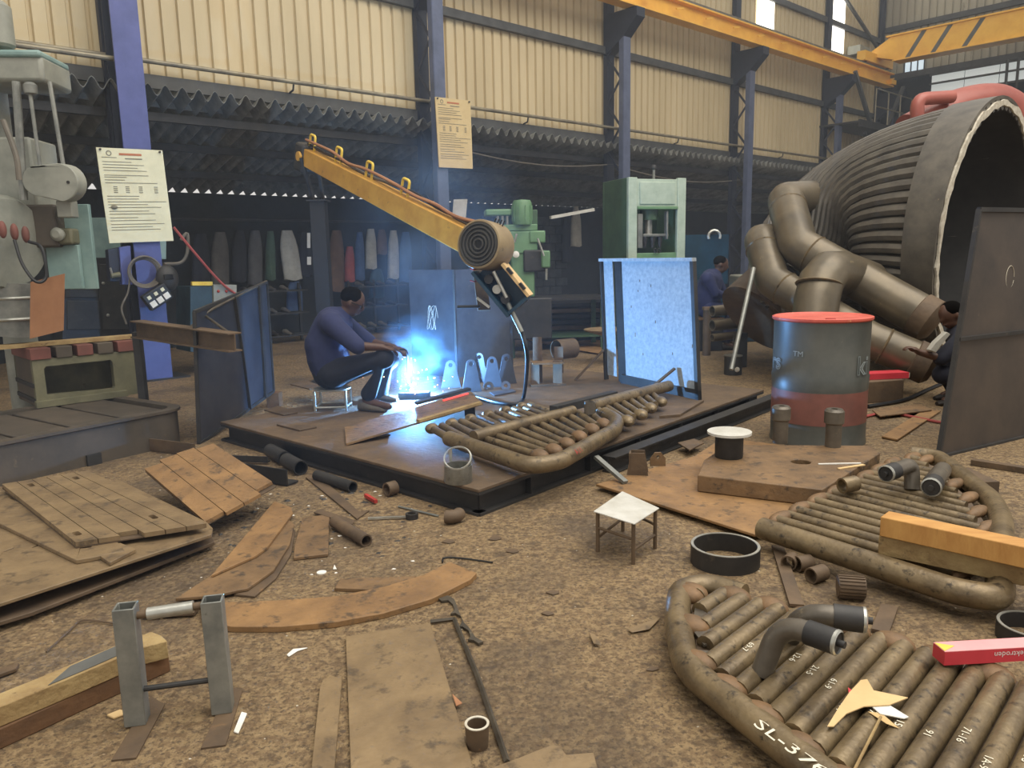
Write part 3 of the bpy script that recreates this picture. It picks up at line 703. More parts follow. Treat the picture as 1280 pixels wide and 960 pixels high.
# ---------------------------------------------------------------- right-hand screen
rs0, rs1 = G(1171, 572), G(1340, 532); rt0 = D(1222, 262, rs0.y + .22); rt1 = rt0 + (rs1 - rs0)
sc_ = thing('steel_screen', 'tall dark brown sheet screen standing on the floor beside the ribbed duct', 'screen', rs0)
sn = (rs1 - rs0).cross(rt0 - rs0).normalized(); sn = sn if sn.y > 0 else -sn
MB().prism([rs0, rs1, rt1, rt0], sn * .004).build('sheet', 'screen_dark', sc_)
for p, q in ((rs0, rt0), (rt0, rt1), (rs0, rs1)): MB().bar(p - sn * .01, q - sn * .01, .03, .03).build('frame_bar', 'steel_dark', sc_)
for v in (.48,): MB().bar(rs0.lerp(rt0, v) - sn * .014, rs1.lerp(rt1, v) - sn * .014, .03, .025).build('cross_bar', 'steel_dark', sc_)
MB().tube([rs0.lerp(rt0, .72).lerp(rs1.lerp(rt1, .72), .3) - sn * .001 + (rs1 - rs0).normalized() * (.05 * math.cos(a / 3)) + UP * (.08 * math.sin(a / 3)) for a in range(19)], .0016, 4).build('chalk_loop', 'chalk', sc_)
tag(MB().bar(G(1200, 594, .05), G(1238, 612, .05), .1, .09).build('square_tube', 'rust_dark'), 'square tube end poking out under the dark screen', 'tube')
# ================================================================ great ribbed duct
def bez(P, t): return P[0] * (1 - t) ** 3 + P[1] * (3 * t * (1 - t) ** 2) + P[2] * (3 * t * t * (1 - t)) + P[3] * t ** 3
def dbez(P, t): return ((P[1] - P[0]) * (1 - t) ** 2 + (P[2] - P[1]) * (2 * t * (1 - t)) + (P[3] - P[2]) * t * t).normalized()
d0 = D(1232, 296, 8.7); d0.z = 1.50
d2 = D(978, 364, 9.35)
BZ = (d0, d0 - WN * 1.4 + UP * .1, d2 + V((.55, .62, .55)), d2)
dk = thing('ribbed_duct', 'huge curved duct of parallel tubes with a dark round mouth', 'duct', V((d0.x, d0.y, 0)))
def drad(t): return 1.40 + (.42 - 1.40) * t ** 1.35
NT, NS = 64, 14
def dframe(t):
    tn = dbez(BZ, t); s = tn.cross(UP).normalized(); return s, s.cross(tn).normalized()
def dpt(t, a, r): s, u = dframe(t); return bez(BZ, t) + s * (math.cos(a) * r) + u * (math.sin(a) * r)
for j in range(NT):
    a = 2 * PI * j / NT
    pts = [dpt(i / (NS - 1), a, drad(i / (NS - 1))) for i in range(NS)]
    MB().tube(pts, [max(.018, PI * drad(i / (NS - 1)) / NT * 1.0) for i in range(NS)], 8).build('tube', 'coil', dk)
MB().loft([[dpt(i / 12 * .98, 2 * PI * j / 40, drad(i / 12) - .07 * (1 - .6 * i / 12)) for j in range(40)] for i in range(13)], False, True).build('mouth_shade_lining', 'coil_dark', dk)  # dark lining added inside the tubes, shade of the mouth put into its colour
col_t = [0, .02, .06, .095, .1]
MB().loft([[dpt(t, 2 * PI * j / 56, drad(t) + .085) for j in range(56)] for t in (0, .05, .1)] + [[dpt(t, 2 * PI * j / 56, drad(t) + .05) for j in range(56)] for t in (.1, .0)], closed=True).build('collar', 'coil', dk)
random.seed(5)
mb = MB(); seg = 90; jit = [(random.uniform(.0, .035), random.uniform(-.025, .015)) for _ in range(seg)]
def rimpt(j, r, k): return dpt(0, 2 * PI * j / seg, 1.40 + r) + WN * k
mb.loft([[rimpt(j, -.015 - jit[j][0], .0) for j in range(seg)], [rimpt(j, -.015 - jit[j][0], .02) for j in range(seg)], [rimpt(j, .04 + jit[j][1], .02) for j in range(seg)], [rimpt(j, .04 + jit[j][1], 0) for j in range(seg)]], closed=True)
mb.build('cut_rim', 'cut_edge', dk)
et = V((-.72, -.3, -.62)).normalized(); es = et.cross(UP).normalized(); eu = es.cross(et)
MB().loft([[d2 + et * k + (es * math.cos(2 * PI * j / 32) + eu * math.sin(2 * PI * j / 32)) * r for j in range(32)] for k, r in ((-.05, .47), (.5, .50), (.5, .46), (.3, .02), (.1, .02), (-.05, .4))], closed=True).build('end_collar', 'rust_dark', dk)
MB().loft([[d2 + et * k + (es * math.cos(2 * PI * j / 32) + eu * math.sin(2 * PI * j / 32)) * r for j in range(32)] for k, r in ((-.09, .5), (-.03, .51), (-.03, .45), (-.09, .45))], closed=True).build('end_ring', 'header', dk)
def header(pp, r, cap=None, fil=.05):
    pts = [D(x, y, d) for x, y, d in pp]
    h = MB().tube(fillet(pts, fil, 3), r, 24).build('header_pipe', 'header', dk)
    for i in range(1, len(pts) - 1):                    # weld seams at the mitres
        dd = (pts[i + 1] - pts[i]).normalized(); p = pts[i] + dd * (r * .9)
        MB().lathe([(r, -.012), (r + .01, 0), (r, .012)], p, dd, 24).build('weld_seam', 'tube', h)
    if cap:
        dd = (pts[-1] - pts[-2]).normalized()
        MB().lathe([(r, -.16), (r + .015, -.15), (r + .015, -.01), (r * .8, .04), (.02, .06)], pts[-1], dd, 24).build('end_cap', 'rust_dark', h)
    return h
header([(1040, 246, 9.6), (982, 250, 9.1), (998, 308, 8.4), (1165, 402, 7.5)], .205, True)
header([(990, 300, 9.3), (950, 300, 8.8), (966, 352, 8.3), (1085, 424, 7.5), (1162, 457, 7.25)], .18, True)
header([(1085, 352, 8.2), (1026, 332, 7.7), (1016, 420, 7.5)], .215, False, .35)
for k in range(6):
    x, y = 968 + k * 9, 300 + k * 10
    p = D(x, y, 8.75 - .04 * k)
    MB().tube(fillet([p + V((.25, .25, .02)), p + V((-.02, -.1, .1)), p + V((.16, -.18, -.14)), p + V((.4, .1, -.2))], .12, 4), .055, 8).build('connecting_bend', 'header', dk)
for k in range(9):
    p = D(950 + k * 8, 348 + k * 4, 9.0 - .05 * k)
    MB().tube([p, p + V((.02, -.1, -.28))], .035, 8).build('small_tube', 'header', dk)
MB().tube(smoothpath([D(x, y, d) for x, y, d in ((1136, 165, 9.6), (1165, 150, 9.7), (1200, 133, 9.8), (1245, 128, 9.9), (1275, 150, 9.9), (1283, 190, 9.8))], 6), .215, 20).build('crown_pipe', 'ring_red', dk)['label'] = 'red painted bent pipe over the top'
MB().tube(fillet([D(1147, 160, 9.35), D(1146, 124, 9.35), D(1190, 121, 9.5)], .12, 5), .075, 12).build('crown_branch', 'ring_red', dk)
MB().cyl(D(1176, 160, 8.85), D(1188, 156, 8.85), .05, seg=10).build('lifting_eye', 'steel_dark', dk)
# props under the small end
tag(MB().box(D(925, 440, 9.3) - UP * D(925, 440, 9.3).z, .12, .12, .42, .3).build('prop_stand', 'steel_dark'), 'short steel prop standing under the lower end of the ribbed duct', 'prop')
# long green-grey dished thing on the end wall side
# ---------------------------------------------------------------- floor pieces near the screen
bk = G(1100, 503); tag(MB().box(bk + V((.0, .15, 0)), .42, .3, .2, .25).build('steel_block', 'rust_dark', bevel=.006), 'heavy rusty block carrying the flat red carton', 'block')
p = V((bk.x - .25, bk.y + .12, .2)); rc = thing('flat_carton', 'flat red carton lying on the rusty block near the drum', 'carton', p)
MB().bar(p + UP * .03, p + V((.55, .07, .03)), .16, .055).build('carton_body', 'red_box', rc); MB().bar(p + V((.5, .063, .03)), p + V((.56, .071, .03)), .15, .045).build('open_end', 'cut_edge', rc)
plate('plate_offcut', [(1102, 545), (1158, 510), (1176, 513), (1122, 549)], .02, .015, 'rust_orange', 'narrow orange plate offcut lying between drum and dark screen', 'offcut')
plate('plate_offcut', [(1090, 512), (1150, 505), (1165, 512), (1100, 520)], .035, .012, 'rust', 'rusty offcut under the narrow orange one near the screen', 'offcut')
tag(MB().tube(smoothpath([G(x, y, .015) for x, y in ((1075, 522), (1110, 516), (1150, 523), (1185, 528), (1230, 520))], 5), .012, 6).build('red_hose', 'cable_red'), 'thin red hose on the floor running under the dark screen', 'hose')
tag(MB().tube(smoothpath([G(x, y, .02) for x, y in ((1085, 508), (1130, 500), (1160, 487), (1200, 470))], 5), .018, 6).build('black_cable', 'rubber'), 'black cable on the floor behind the orange offcut', 'cable')
tag(MB().bar(G(1215, 577, .02), G(1300, 590, .02), .06, .035).build('angle_bar', 'rust_dark'), 'rusty bar on the floor in front of the dark screen', 'bar')
# tin bucket with a rod
c = G(916, 468); tn = thing('paint_tin', 'small dirty paint tin on the floor behind the drum', 'tin', c)
MB().lathe([(.1, 0), (.1, .22), (.094, .22), (.094, .03), (.01, .03)], c, seg=24).build('can', 'steel_dark', tn)
MB().lathe([(.1, .212), (.105, .216), (.105, .225), (.094, .225)], c, seg=24).build('rim', 'tin', tn)
MB().ball(c + V((.02, -.1, .07)), .03, sc=(1, .3, 1)).build('paint_splash', 'cut_edge', tn)
tag(MB().cyl(G(914, 462, .2), D(942, 335, 8.3), .025, seg=8).build('leaning_pole', 'galv'), 'thin grey pole leaning from the paint tin up to the ribbed duct', 'pole')
# stock pipes behind
for k, (x0, y0, x1, y1, d, r, lb) in enumerate(((890, 389, 960, 382, 9.9, .07, 'upper'), (890, 407, 955, 400, 9.85, .075, 'middle'), (890, 422, 960, 415, 9.8, .05, 'bottom'))):
    tag(MB().pipe(D(x0, y0, d), D(x1, y1, d + .3), r, r - .012).build('stock_pipe', 'header'), lb + ' pale stock pipe lying behind the dark post and tin', 'pipe')
pp_ = G(883, 444); ps_ = thing('round_post', 'short dark post with round cap beside the lit panel', 'post', pp_)
MB().cyl(pp_, pp_ + UP * .62, .055, seg=14).build('shaft', 'rust_dark', ps_); MB().cyl(pp_ + UP * .62, pp_ + UP * .66, .07, seg=14).build('cap', 'rust', ps_)
# ---------------------------------------------------------------- curved steps: mid-ground table and stock left of the lit panel
def bench(name, label, c, sx, sy, h, rz, mt, ml, shelf=False):
    t = thing(name, label, 'bench', c); x = V((math.cos(rz), math.sin(rz), 0)); y = V((-math.sin(rz), math.cos(rz), 0))
    MB().cuboid(c + UP * (h - .02), x * sx / 2, y * sy / 2, UP * .02).build('top', mt, t)
    for i in (-1, 1):
        for j in (-1, 1): MB().bar(c + x * (i * sx * .46) + y * (j * sy * .42), c + x * (i * sx * .46) + y * (j * sy * .42) + UP * (h - .04), .07, .07).build('leg', ml, t)
    if shelf: MB().cuboid(c + UP * .2, x * sx * .46, y * sy * .42, UP * .012).build('shelf', ml, t)
    return t
bench('steel_bench', 'dark steel workbench below the green drilling machine', V((.55, 11.6, 0)), 1.7, .8, .78, .1, 'steel_dark', 'green_dark', True)
for k in range(7):
    tag(MB().cuboid(V((1.4 + .03 * (k % 3), 12.7, .06 + k * .09)), V((1.0, .1, 0)), V((-.04, .4, 0)), UP * .03).build('stacked_sheet', ['steel_black', 'steel_dark', 'rust_dark'][k % 3]),
        'dark steel sheet in the pile behind the lit panel, %s' % ['at the very bottom', 'second up', 'third up', 'fourth up', 'fifth up', 'sixth up', 'on top'][k], 'sheet', 'sheet pile behind the lit panel')
plate('rusty_sheet', [(658, 424), (700, 415), (752, 412), (752, 442), (690, 432)], .03, .01, 'rust_orange', 'orange rusty sheet lying flat left of the lit panel', 'sheet')
# wide dish on a stand next to the pile
c = V((1.25, 9.9, 0)); ds = thing('dish_stand', 'shallow metal dish on a short foot behind the lit panel', 'dish', c)
MB().lathe([(.05, .0), (.05, .36), (.02, .36)], c, seg=12).build('foot', 'rust_dark', ds); MB().lathe([(.1, .36), (.3, .42), (.31, .44), (.1, .39)], c, seg=24).build('bowl', 'rust_tan', ds)
# ---------------------------------------------------------------- seated figure's machine at the back
bm_ = V((3.45, 12.1, 0)); mc = thing('lathe_machine', 'dark blue machine with pale top beside the seated worker', 'machine', bm_)
MB().box(bm_, 1.1, .6, .75, .15).build('bed', 'feeder_blue', mc, bevel=.02); MB().box(bm_ + V((.3, 0, .75)), .5, .45, .28, .15).build('headstock', 'machine_grey', mc, bevel=.03)
MB().box(bm_ + V((-.55, -.25, .9)), .9, .05, .75, .15).build('guard', 'feeder_blue', mc)
for x in (-.9, -.35): MB().tube(arcpts(bm_ + V((x, -.3, 1.62)), V((1, 0, 0)), UP, .09, -.4, PI + .4, 8), .022, 8).build('hook', 'bright_steel', mc)
# ================================================================ left foreground: plates
def slot(px, py, z, L, w_, ang, n=8):
    c = G(px, py, z); x = V((math.cos(ang), math.sin(ang), 0)); y = V((-math.sin(ang), math.cos(ang), 0))
    return [c + x * (L / 2 * math.copysign(1, math.cos(t)) + w_ / 2 * math.cos(t)) + y * (w_ / 2 * math.sin(t)) for t in [2 * PI * (i + .5) / (2 * n) for i in range(2 * n)]]
# two big plates with a dark gap
plate('base_plate', [(-60, 795), (40, 765), (268, 677), (262, 664), (150, 620), (-60, 640)], .045, .018, 'rust_dark', 'lowest big plate of the stack by the drilling machine', 'plate')
for k, (x, y) in enumerate(((60, 735), (215, 682), (-10, 700), (100, 660), (160, 640))):
    c = G(x, y, .045); tag(MB().box(c + V((0, .1, 0)), .12, .08, .054, .4).build('wood_packer', 'wood_dark'), 'dark packer between the two big plates', 'packer', 'packers between the two big plates')
plate('big_plate', [(-60, 775), (0, 754), (264, 668), (266, 660), (258, 652), (150, 600), (-60, 620)], .115, .016, 'rust_tan', 'big tan steel plate lying under the grooved plates', 'plate',
      holes=[slot(11, 687, .115, .035, .014, 1.25), slot(46, 682, .115, .035, .014, 1.25)])
SZ = .116
# grooved plates made of strips
def strip_plate(name, label, corners, z, th, n, m, tabs=(), holes=(), gap=.004):
    """corners TL,TR,BR,BL in pixels on the plane z; strips run TL->BL"""
    TL, TR, BR, BL = [G(x, y, zz) for (x, y), zz in zip(corners, z if isinstance(z, (list, tuple)) else [z] * 4)]
    t = thing(name, label, 'plate', (TL + TR + BR + BL) / 4 - UP * th)
    nrm = (TR - TL).cross(BL - TL).normalized(); nrm = nrm if nrm.z > 0 else -nrm
    sd = (BL - TL).normalized(); sx = nrm.cross(sd)
    def shole(i, v, L, w_):
        c = TL.lerp(TR, (i + .5) / n).lerp(BL.lerp(BR, (i + .5) / n), v)
        return [c + sd * (L / 2 * math.copysign(1, math.cos(q)) + w_ / 2 * math.cos(q)) + sx * (w_ / 2 * math.sin(q)) for q in [2 * PI * (j + .5) / 16 for j in range(16)]]
    holes = [(i, shole(i, v, L, w_)) for i, v, L, w_ in holes]
    for i in range(n):
        u0, u1 = i / n, (i + 1) / n
        a, b, c, d = TL.lerp(TR, u0), TL.lerp(TR, u1), BL.lerp(BR, u1), BL.lerp(BR, u0)
        g = (b - a).normalized() * gap / 2
        e0, e1 = (tabs[i] if i < len(tabs) else (0, 0)); dd = (c - b).normalized()
        MB().prism([a + g - dd * e0, b - g - dd * e0, c - g + dd * e1, d + g + dd * e1], -nrm * th, [h for k, h in holes if k == i]).build('strip', m, t)
    MB().prism([p - nrm * (th + .001) for p in (TL, TR, BR, BL)], -nrm * .006).build('backing', 'rust_dark', t)
    return t
plate('lower_strip', [(-30, 640), (10, 622), (146, 676), (156, 688), (113, 697), (95, 700)], SZ + .02, .02, 'rust_tan', 'lower slotted plate with a tongue showing under the grooved ones', 'plate', holes=[slot(107, 684, SZ + .02, .03, .018, .3)])
plate('tongue_plate', [(118, 690), (150, 678), (170, 686), (137, 703)], SZ + .018, .018, 'rust_tan', 'small slotted tongue plate sticking out between the grooved plates', 'plate', holes=[slot(141, 690, SZ + .018, .03, .016, .3)])
z1 = SZ + .05
strip_plate('grooved_plate', 'flat plate of parallel strips with slots lying on the stack', [(2, 605), (110, 588), (256, 653), (94, 678)], z1, .022, 6, 'rust_tan',
            tabs=[(0, 0), (0, 0), (0, -.05), (0, .02), (0, .02), (0, .02)], holes=[(1, .1, .05, .03), (4, .1, .05, .03), (0, .9, .04, .03), (4, .84, .05, .03)])
strip_plate('bent_plate', 'bent brown plate of wide strips propped beside the grooved plate', [(180, 586), (270, 556), (344, 604), (256, 652)], [.20, .30, .17, .10], .02, 4, 'rust_orange', tabs=[(.0, .0), (.05, .02), (.06, .02), (.03, -.03)])
tag(MB().box(G(240, 606, 0) + V((.05, .1, 0)), .3, .2, .09, .5).build('wood_packer', 'wood_dark'), 'dark block propping up the bent brown plate', 'packer')
# curved rib plates to its right
plate('curved_plate', [(292, 742), (318, 745), (345, 722), (364, 692), (369, 662), (362, 660), (345, 690), (320, 722)], .012, .012, 'rust_dark', 'lowest grey curved plate under the two brown ones', 'plate')
plate('curved_plate', [(219, 748), (266, 744), (310, 735), (342, 712), (362, 680), (368, 655), (350, 640), (262, 720)], .027, .014, 'rust', 'brown curved plate with pointed end under the straight one', 'plate')
plate('pointed_plate', [(264, 719), (320, 694), (334, 684), (366, 641), (364, 634), (343, 626)], .042, .014, 'rust_orange', 'straight pointed brown plate on top of the curved ones', 'plate')
plate('square_offcut', [(367, 697), (368, 682), (378, 647), (412, 642), (410, 692)], .018, .016, 'rust', 'small brown plate offcut right of the curved plates', 'offcut')
arc_o = [(250, 752), (300, 752), (352, 750), (420, 745), (480, 733), (530, 718), (562, 702), (596, 716), (588, 724), (540, 748), (480, 766), (420, 777), (350, 783), (290, 783), (254, 776)]
plate('arc_plate', arc_o, .026, .026, 'rust_orange', 'long orange brown arc plate curving across the floor', 'plate')
plate('flat_bar', [(418, 735), (425, 723), (520, 720), (505, 728), (470, 737)], .016, .016, 'rust', 'short brown bar lying behind the long arc plate', 'bar')
tag(MB().bar(G(180, 766, .02), G(246, 762, .02), .06, .02).build('flat_bar', 'rust_dark'), 'short flat bar seen under the jack stand roller', 'bar')
# foreground plates
plate('foreground_plate', [(432, 795), (538, 778), (592, 960), (615, 1010), (440, 1010)], .014, .014, 'rust_tan', 'wide tan rectangular plate lying on the foreground floor', 'plate')
plate('flat_bar', [(400, 858), (404, 848), (428, 844), (418, 960), (412, 1010), (384, 1010)], .014, .014, 'rust_tan', 'narrow rusty bar left of the wide tan plate', 'bar')
plate('plate_offcut', [(640, 950), (690, 930), (700, 932), (708, 943), (742, 940), (760, 1010), (600, 1010), (612, 960)], .016, .016, 'rust_tan', 'notched tan plate at the foot of the L shaped strip', 'offcut')
tag(MB().tube([G(538, 777, .012), G(568, 774, .012), G(597, 845, .012), G(634, 952, .012)], .009, 4).build('bent_strip', 'edge_steel'), 'thin L shaped steel strip edging the wide tan plate', 'strip')
plate('scrap_chip', [(565, 866), (578, 878), (570, 882)], .02, .006, 'card_brown', 'brown triangular chip beside the wide tan plate', 'chip')
c = G(597, 932); t = thing('pipe_offcut', 'short upright pipe offcut with pale rim beside the L shaped strip', 'pipe', c)
MB().lathe([(.032, 0), (.036, .07), (.029, .07), (.026, 0)], c, seg=22, closed=True).build('wall', 'rust_dark', t); MB().lathe([(.036, .07), (.0365, .073), (.029, .073), (.029, .07)], c, seg=22, closed=True).build('cut_rim', 'cut_edge', t)
# scalloped strip
sc0 = [G(x, y, .006) for x, y in ((551, 747), (565, 746))]
pth = [(553, 748), (560, 747), (566, 752), (566, 759)]
out = [(548, 748), (560, 744), (568, 749), (575, 768), (580, 778), (586, 784), (594, 796), (604, 802), (598, 804), (592, 800), (585, 799), (588, 796), (586, 788), (578, 783), (574, 783), (578, 776), (576, 770), (569, 766), (563, 767), (568, 762), (566, 755), (560, 750), (552, 751)]
plate('scalloped_strip', out, .012, .01, 'edge_steel', 'scalloped steel strip with round bites left after cutting', 'strip', bevel=0)
# ---------------------------------------------------------------- jack stand
jb = thing('roller_stand', 'grey square tube stand with a roller between two posts', 'stand', G(222, 905))
feet = [[(139, 950), (170, 947), (206, 880), (188, 870)], [(251, 935), (282, 931), (303, 862), (286, 858)]]
base_px = [((172, 905), (156, 757)), ((279, 890), (264, 748))]
tops = []
for k in range(2):
    fp = MB().prism([G(x, y, .006) for x, y in feet[k]], V((0, 0, -.006))).build('foot_plate', 'rust_dark', jb)
    (bx, by), (tx, ty) = base_px[k]
    p = G(bx, by - 4, .006); q = D(tx, ty, p.y + .005); q = V((p.x * .4 + q.x * .6, q.y, q.z)); tops.append(q)
    x = (G(279, 890) - G(172, 905)).normalized(); y = UP.cross(x)
    hw, hi = .031, .025
    def sq(c, h): return [c + x * (i * h) + y * (j * h) for i, j in ((-1, -1), (1, -1), (1, 1), (-1, 1))]
    MB().loft([sq(p, hw), sq(q, hw), sq(q, hi), sq(q - UP * .2, hi)], True, True).build('post', 'galv', jb, bevel=.002)
r0, r1 = tops[0].lerp(tops[1], .12) - UP * .035, tops[0].lerp(tops[1], .88) - UP * .02
MB().cyl(r0, r1, .012, seg=12).build('axle', 'rust_dark', jb); MB().cyl(r0.lerp(r1, .16), r0.lerp(r1, .86), .019, seg=20).build('roller', 'bright_steel', jb)
z = .115; a, b = [V((G(bx, by).x, G(bx, by).y, z)) for (bx, by), _ in base_px]
MB().cyl(a, b, .009, seg=10).build('tie_rod', 'steel_dark', jb)
# timbers lower left
def balk(px, z, h, m, label, extra=None):
    pts = [G(x, y, z + h) for x, y in px]
    t = thing('timber_balk', label, 'timber', G(*px[1], z))
    MB().prism(pts, V((0, 0, -h)), ).build('balk', m, t, bevel=.004)
    if extra: MB().prism([G(x, y, z + h + .001) for x, y in extra], UP * .0015).build('grey_patch', 'stripe_grey', t)
    return t
balk([(-40, 900), (-40, 925), (0, 911), (120, 857), (211, 818), (200, 806), (150, 815), (40, 860)], 0, .065, 'wood_dark', 'dark brown timber balk lying on the floor under the pale one')
balk([(-40, 882), (-40, 899), (0, 883), (90, 846), (178, 809), (209, 801), (202, 794), (189, 789), (150, 804), (60, 842)], .0655, .065, 'wood_old', 'pale weathered timber balk with a grey patch on top', [(60, 857), (88, 833), (149, 806), (162, 813), (110, 836)])
plate('wood_scrap', [(133, 893), (150, 886), (161, 890), (142, 897)], .008, .008, 'cardboard', 'pale wood scrap on the floor inside the roller stand', 'scrap')
plate('metal_strip', [(292, 914), (302, 889), (309, 891), (298, 916)], .006, .005, 'white', 'short pale metal strip beside the roller stand foot', 'strip')
tag(MB().tube(smoothpath([G(x, y, .01) for x, y in ((58, 815), (90, 785), (105, 775), (150, 780))], 5), .004, 5).build('bent_wire', 'rust_dark'), 'bent brown wire on the floor behind the pale timber', 'wire')
plate('rusty_scrap', [(-10, 838), (24, 828), (20, 835), (-10, 846)], .02, .015, 'rust_dark', 'small rusty scrap plate behind the end of the pale timber', 'scrap')
# ---------------------------------------------------------------- between plates and platform: pipes, angles, spanners
def gpipe(x0, y0, x1, y1, r, label, m='rust_dark', th=.007, z=0.0, name='pipe_piece', cat='pipe'):
    return tag(MB().pipe(G(x0, y0, r + z), G(x1, y1, r + z), r, r - th).build(name, m), label, cat)
gpipe(396, 594, 441, 609, .035, 'dark pipe length lying against the platform edge', 'steel_dark')
gpipe(418, 652, 458, 676, .032, 'rusty pipe length with a flanged end beside the brown offcut')
c = G(492, 602, .05); d = V((.07, -.05, 0)).normalized()
tag(MB().pipe(G(483, 612, .045), G(494, 609, .045) , .042, .032).build('pipe_collar', 'rust_dark'), 'pipe collar lying beside the platform channel', 'collar')
gpipe(338, 563, 356, 573, .05, 'pipe end lying closest to the foot of the welding screen', 'steel_dark')
gpipe(358, 575, 376, 585, .05, 'pipe end lying between the platform channel and the dark angle section', 'steel_dark')
el = G(562, 655); tag(MB().tube(arcpts(el + UP * .04 + V((0, .05, 0)), V((1, 0, 0)), V((0, -1, 0)), .05, .1, PI * .62, 8), .036, 14).build('pipe_elbow', 'rust_dark'), 'short pipe elbow on the floor at the platform corner', 'elbow')
def angle_iron(p, q, w_, label, m='steel_dark', name='angle_bar'):
    s, u = frame(q - p); mb = MB().cuboid((p + q) / 2, (q - p) / 2, s * w_ / 2, u * .005).cuboid((p + q) / 2 + s * (w_ / 2 - .005) + u * w_ / 2, (q - p) / 2, s * .005, u * w_ / 2)
    return tag(mb.build(name, m), label, 'angle bar')
angle_iron(G(292, 592, .01), G(366, 604, .01), .1, 'dark angle section lying beyond the bent brown plate')
angle_iron(G(186, 560, .01), G(250, 568, .01), .09, 'dark angle bar lying between the machine base and the bent plate', 'rust_dark')
angle_iron(G(262, 574, .02), G(336, 577, .02), .04, 'thin angle bar at the foot of the tall blue lit screen')
plate('flat_bar', [(382, 596), (394, 590), (450, 640), (462, 637), (446, 648)], .012, .01, 'rust_dark', 'twisted flat bar lying among the pipe lengths', 'bar')
plate('flat_bar', [(392, 640), (400, 636), (444, 650), (440, 655)], .02, .008, 'rust_dark', 'dark flat bar crossing behind the flanged pipe length', 'bar')
sp_ = thing('ring_spanner', 'bright spanner lying on the floor below the platform edge', 'spanner', G(490, 647))
MB().bar(G(460, 648, .012), G(508, 646, .012), .014, .01).build('shank', 'bright_steel', sp_); MB().lathe([(.035, 0), (.035, .03), (.022, .03), (.022, 0)], G(515, 648), seg=18, closed=True).build('socket_ring', 'steel_dark', sp_)
tag(MB().bar(G(457, 619, .02), G(470, 627, .02), .02, .02).build('red_grip', 'red_paint'), 'small red grip among the scrap by the platform edge', 'grip')
tag(MB().cyl(G(498, 633, .008), G(548, 645, .008), .006, seg=6).build('thin_rod', 'galv'), 'thin pale rod pointing at the pipe elbow', 'rod')
c = G(402, 716, 0); tag(MB().cyl(c, c + UP * .004, .022, seg=20).build('white_disc', 'white'), 'white disc lying on the floor behind the arc plate', 'disc')
plate('white_chip', [(416, 711), (418, 705), (421, 711)], .006, .005, 'white', 'tiny white chip next to the white disc', 'chip')
plate('white_shard', [(358, 818), (366, 811), (385, 809), (372, 813), (361, 820)], .006, .005, 'white', 'white curved shard on the floor below the arc plate', 'shard')
plate('leaf_scrap', [(736, 790), (744, 793), (752, 806), (742, 804)], .015, .004, 'rust_tan', 'curled metal scrap on the open floor near the stool', 'scrap')
plate('leaf_scrap', [(784, 786), (800, 780), (826, 771), (812, 786), (790, 790)], .012, .004, 'rust_tan', 'long thin metal scrap near the foreground tube panel', 'scrap')
for k, (x, y) in enumerate(((684, 766), (640, 688), (618, 672), (690, 740), (560, 676), (815, 835))):
    plate('steel_scrap', [(x - 8, y + k % 3), (x - 2, y - 3), (x + 6 + k % 4, y - 2), (x + 9, y + 1), (x + 1, y + 3)], .006, .005, 'rust_dark', 'small brown scrap of steel on the open floor', 'scrap', 'brown scraps on the open floor')
tag(MB().tube(smoothpath([G(x, y, .006) for x, y in ((553, 703), (556, 697), (580, 698), (616, 703))], 5), .004, 5).build('dark_wire', 'rubber'), 'dark wire on the floor above the arc plate tip', 'wire')
# ================================================================ things on the welding platform
# lit panel standing on the platform
la, lb_ = onplat(757, 474), onplat(875, 500); lt = D(868, 322, lb_.y + .12); lt0 = D(751, 323, la.y + .1)
lp = thing('standing_panel', 'tall pale steel panel standing on the platform, lit blue by the arc', 'panel', la)
ld_ = (lb_ - la); lnrm = ld_.cross(UP).normalized(); lnrm = lnrm if lnrm.y < 0 else -lnrm
def lpt(u, v): return la.lerp(lb_, u).lerp(lt0.lerp(lt, u), v)
def lquad(u0, u1, v0, v1, off, th, name, m): return MB().prism([lpt(u0, v0) + lnrm * off, lpt(u1, v0) + lnrm * off, lpt(u1, v1) + lnrm * off, lpt(u0, v1) + lnrm * off], -lnrm * th).build(name, m, lp)
lquad(.25, .985, .06, .985, 0, .008, 'face_sheet', 'lit_plate'); lquad(0, .13, .04, .985, -.01, .008, 'side_sheet', 'lit_plate')
lquad(.13, .25, .0, .985, -.03, .05, 'channel', 'steel_dark'); lquad(0, .02, 0, 1, .02, .04, 'edge_bar', 'steel_dark'); lquad(.97, 1, 0, 1, .02, .04, 'edge_bar', 'steel_dark')
lquad(0, 1, .975, 1, .03, .05, 'top_bar', 'lit_plate'); lquad(.2, 1, 0, .07, .02, .04, 'bottom_bar', 'steel_dark')
for u, k in ((.02, .3), (.8, .32)):
    MB().bar(lpt(u, .25 if u < .5 else .2) + lnrm * .03, lpt(u, 0) + lnrm * k - (lb_ - la) * .1, .05, .012).build('prop_bar', 'rust_dark', lp)
random.seed(8)
for k in range(9):
    u, v = random.uniform(.3, .95), random.uniform(.25, .85); MB().cuboid(lpt(u, v) + lnrm * .001, ld_.normalized() * .004, UP * random.uniform(.008, .02), lnrm * .001).build('rust_streak', 'rust', lp)
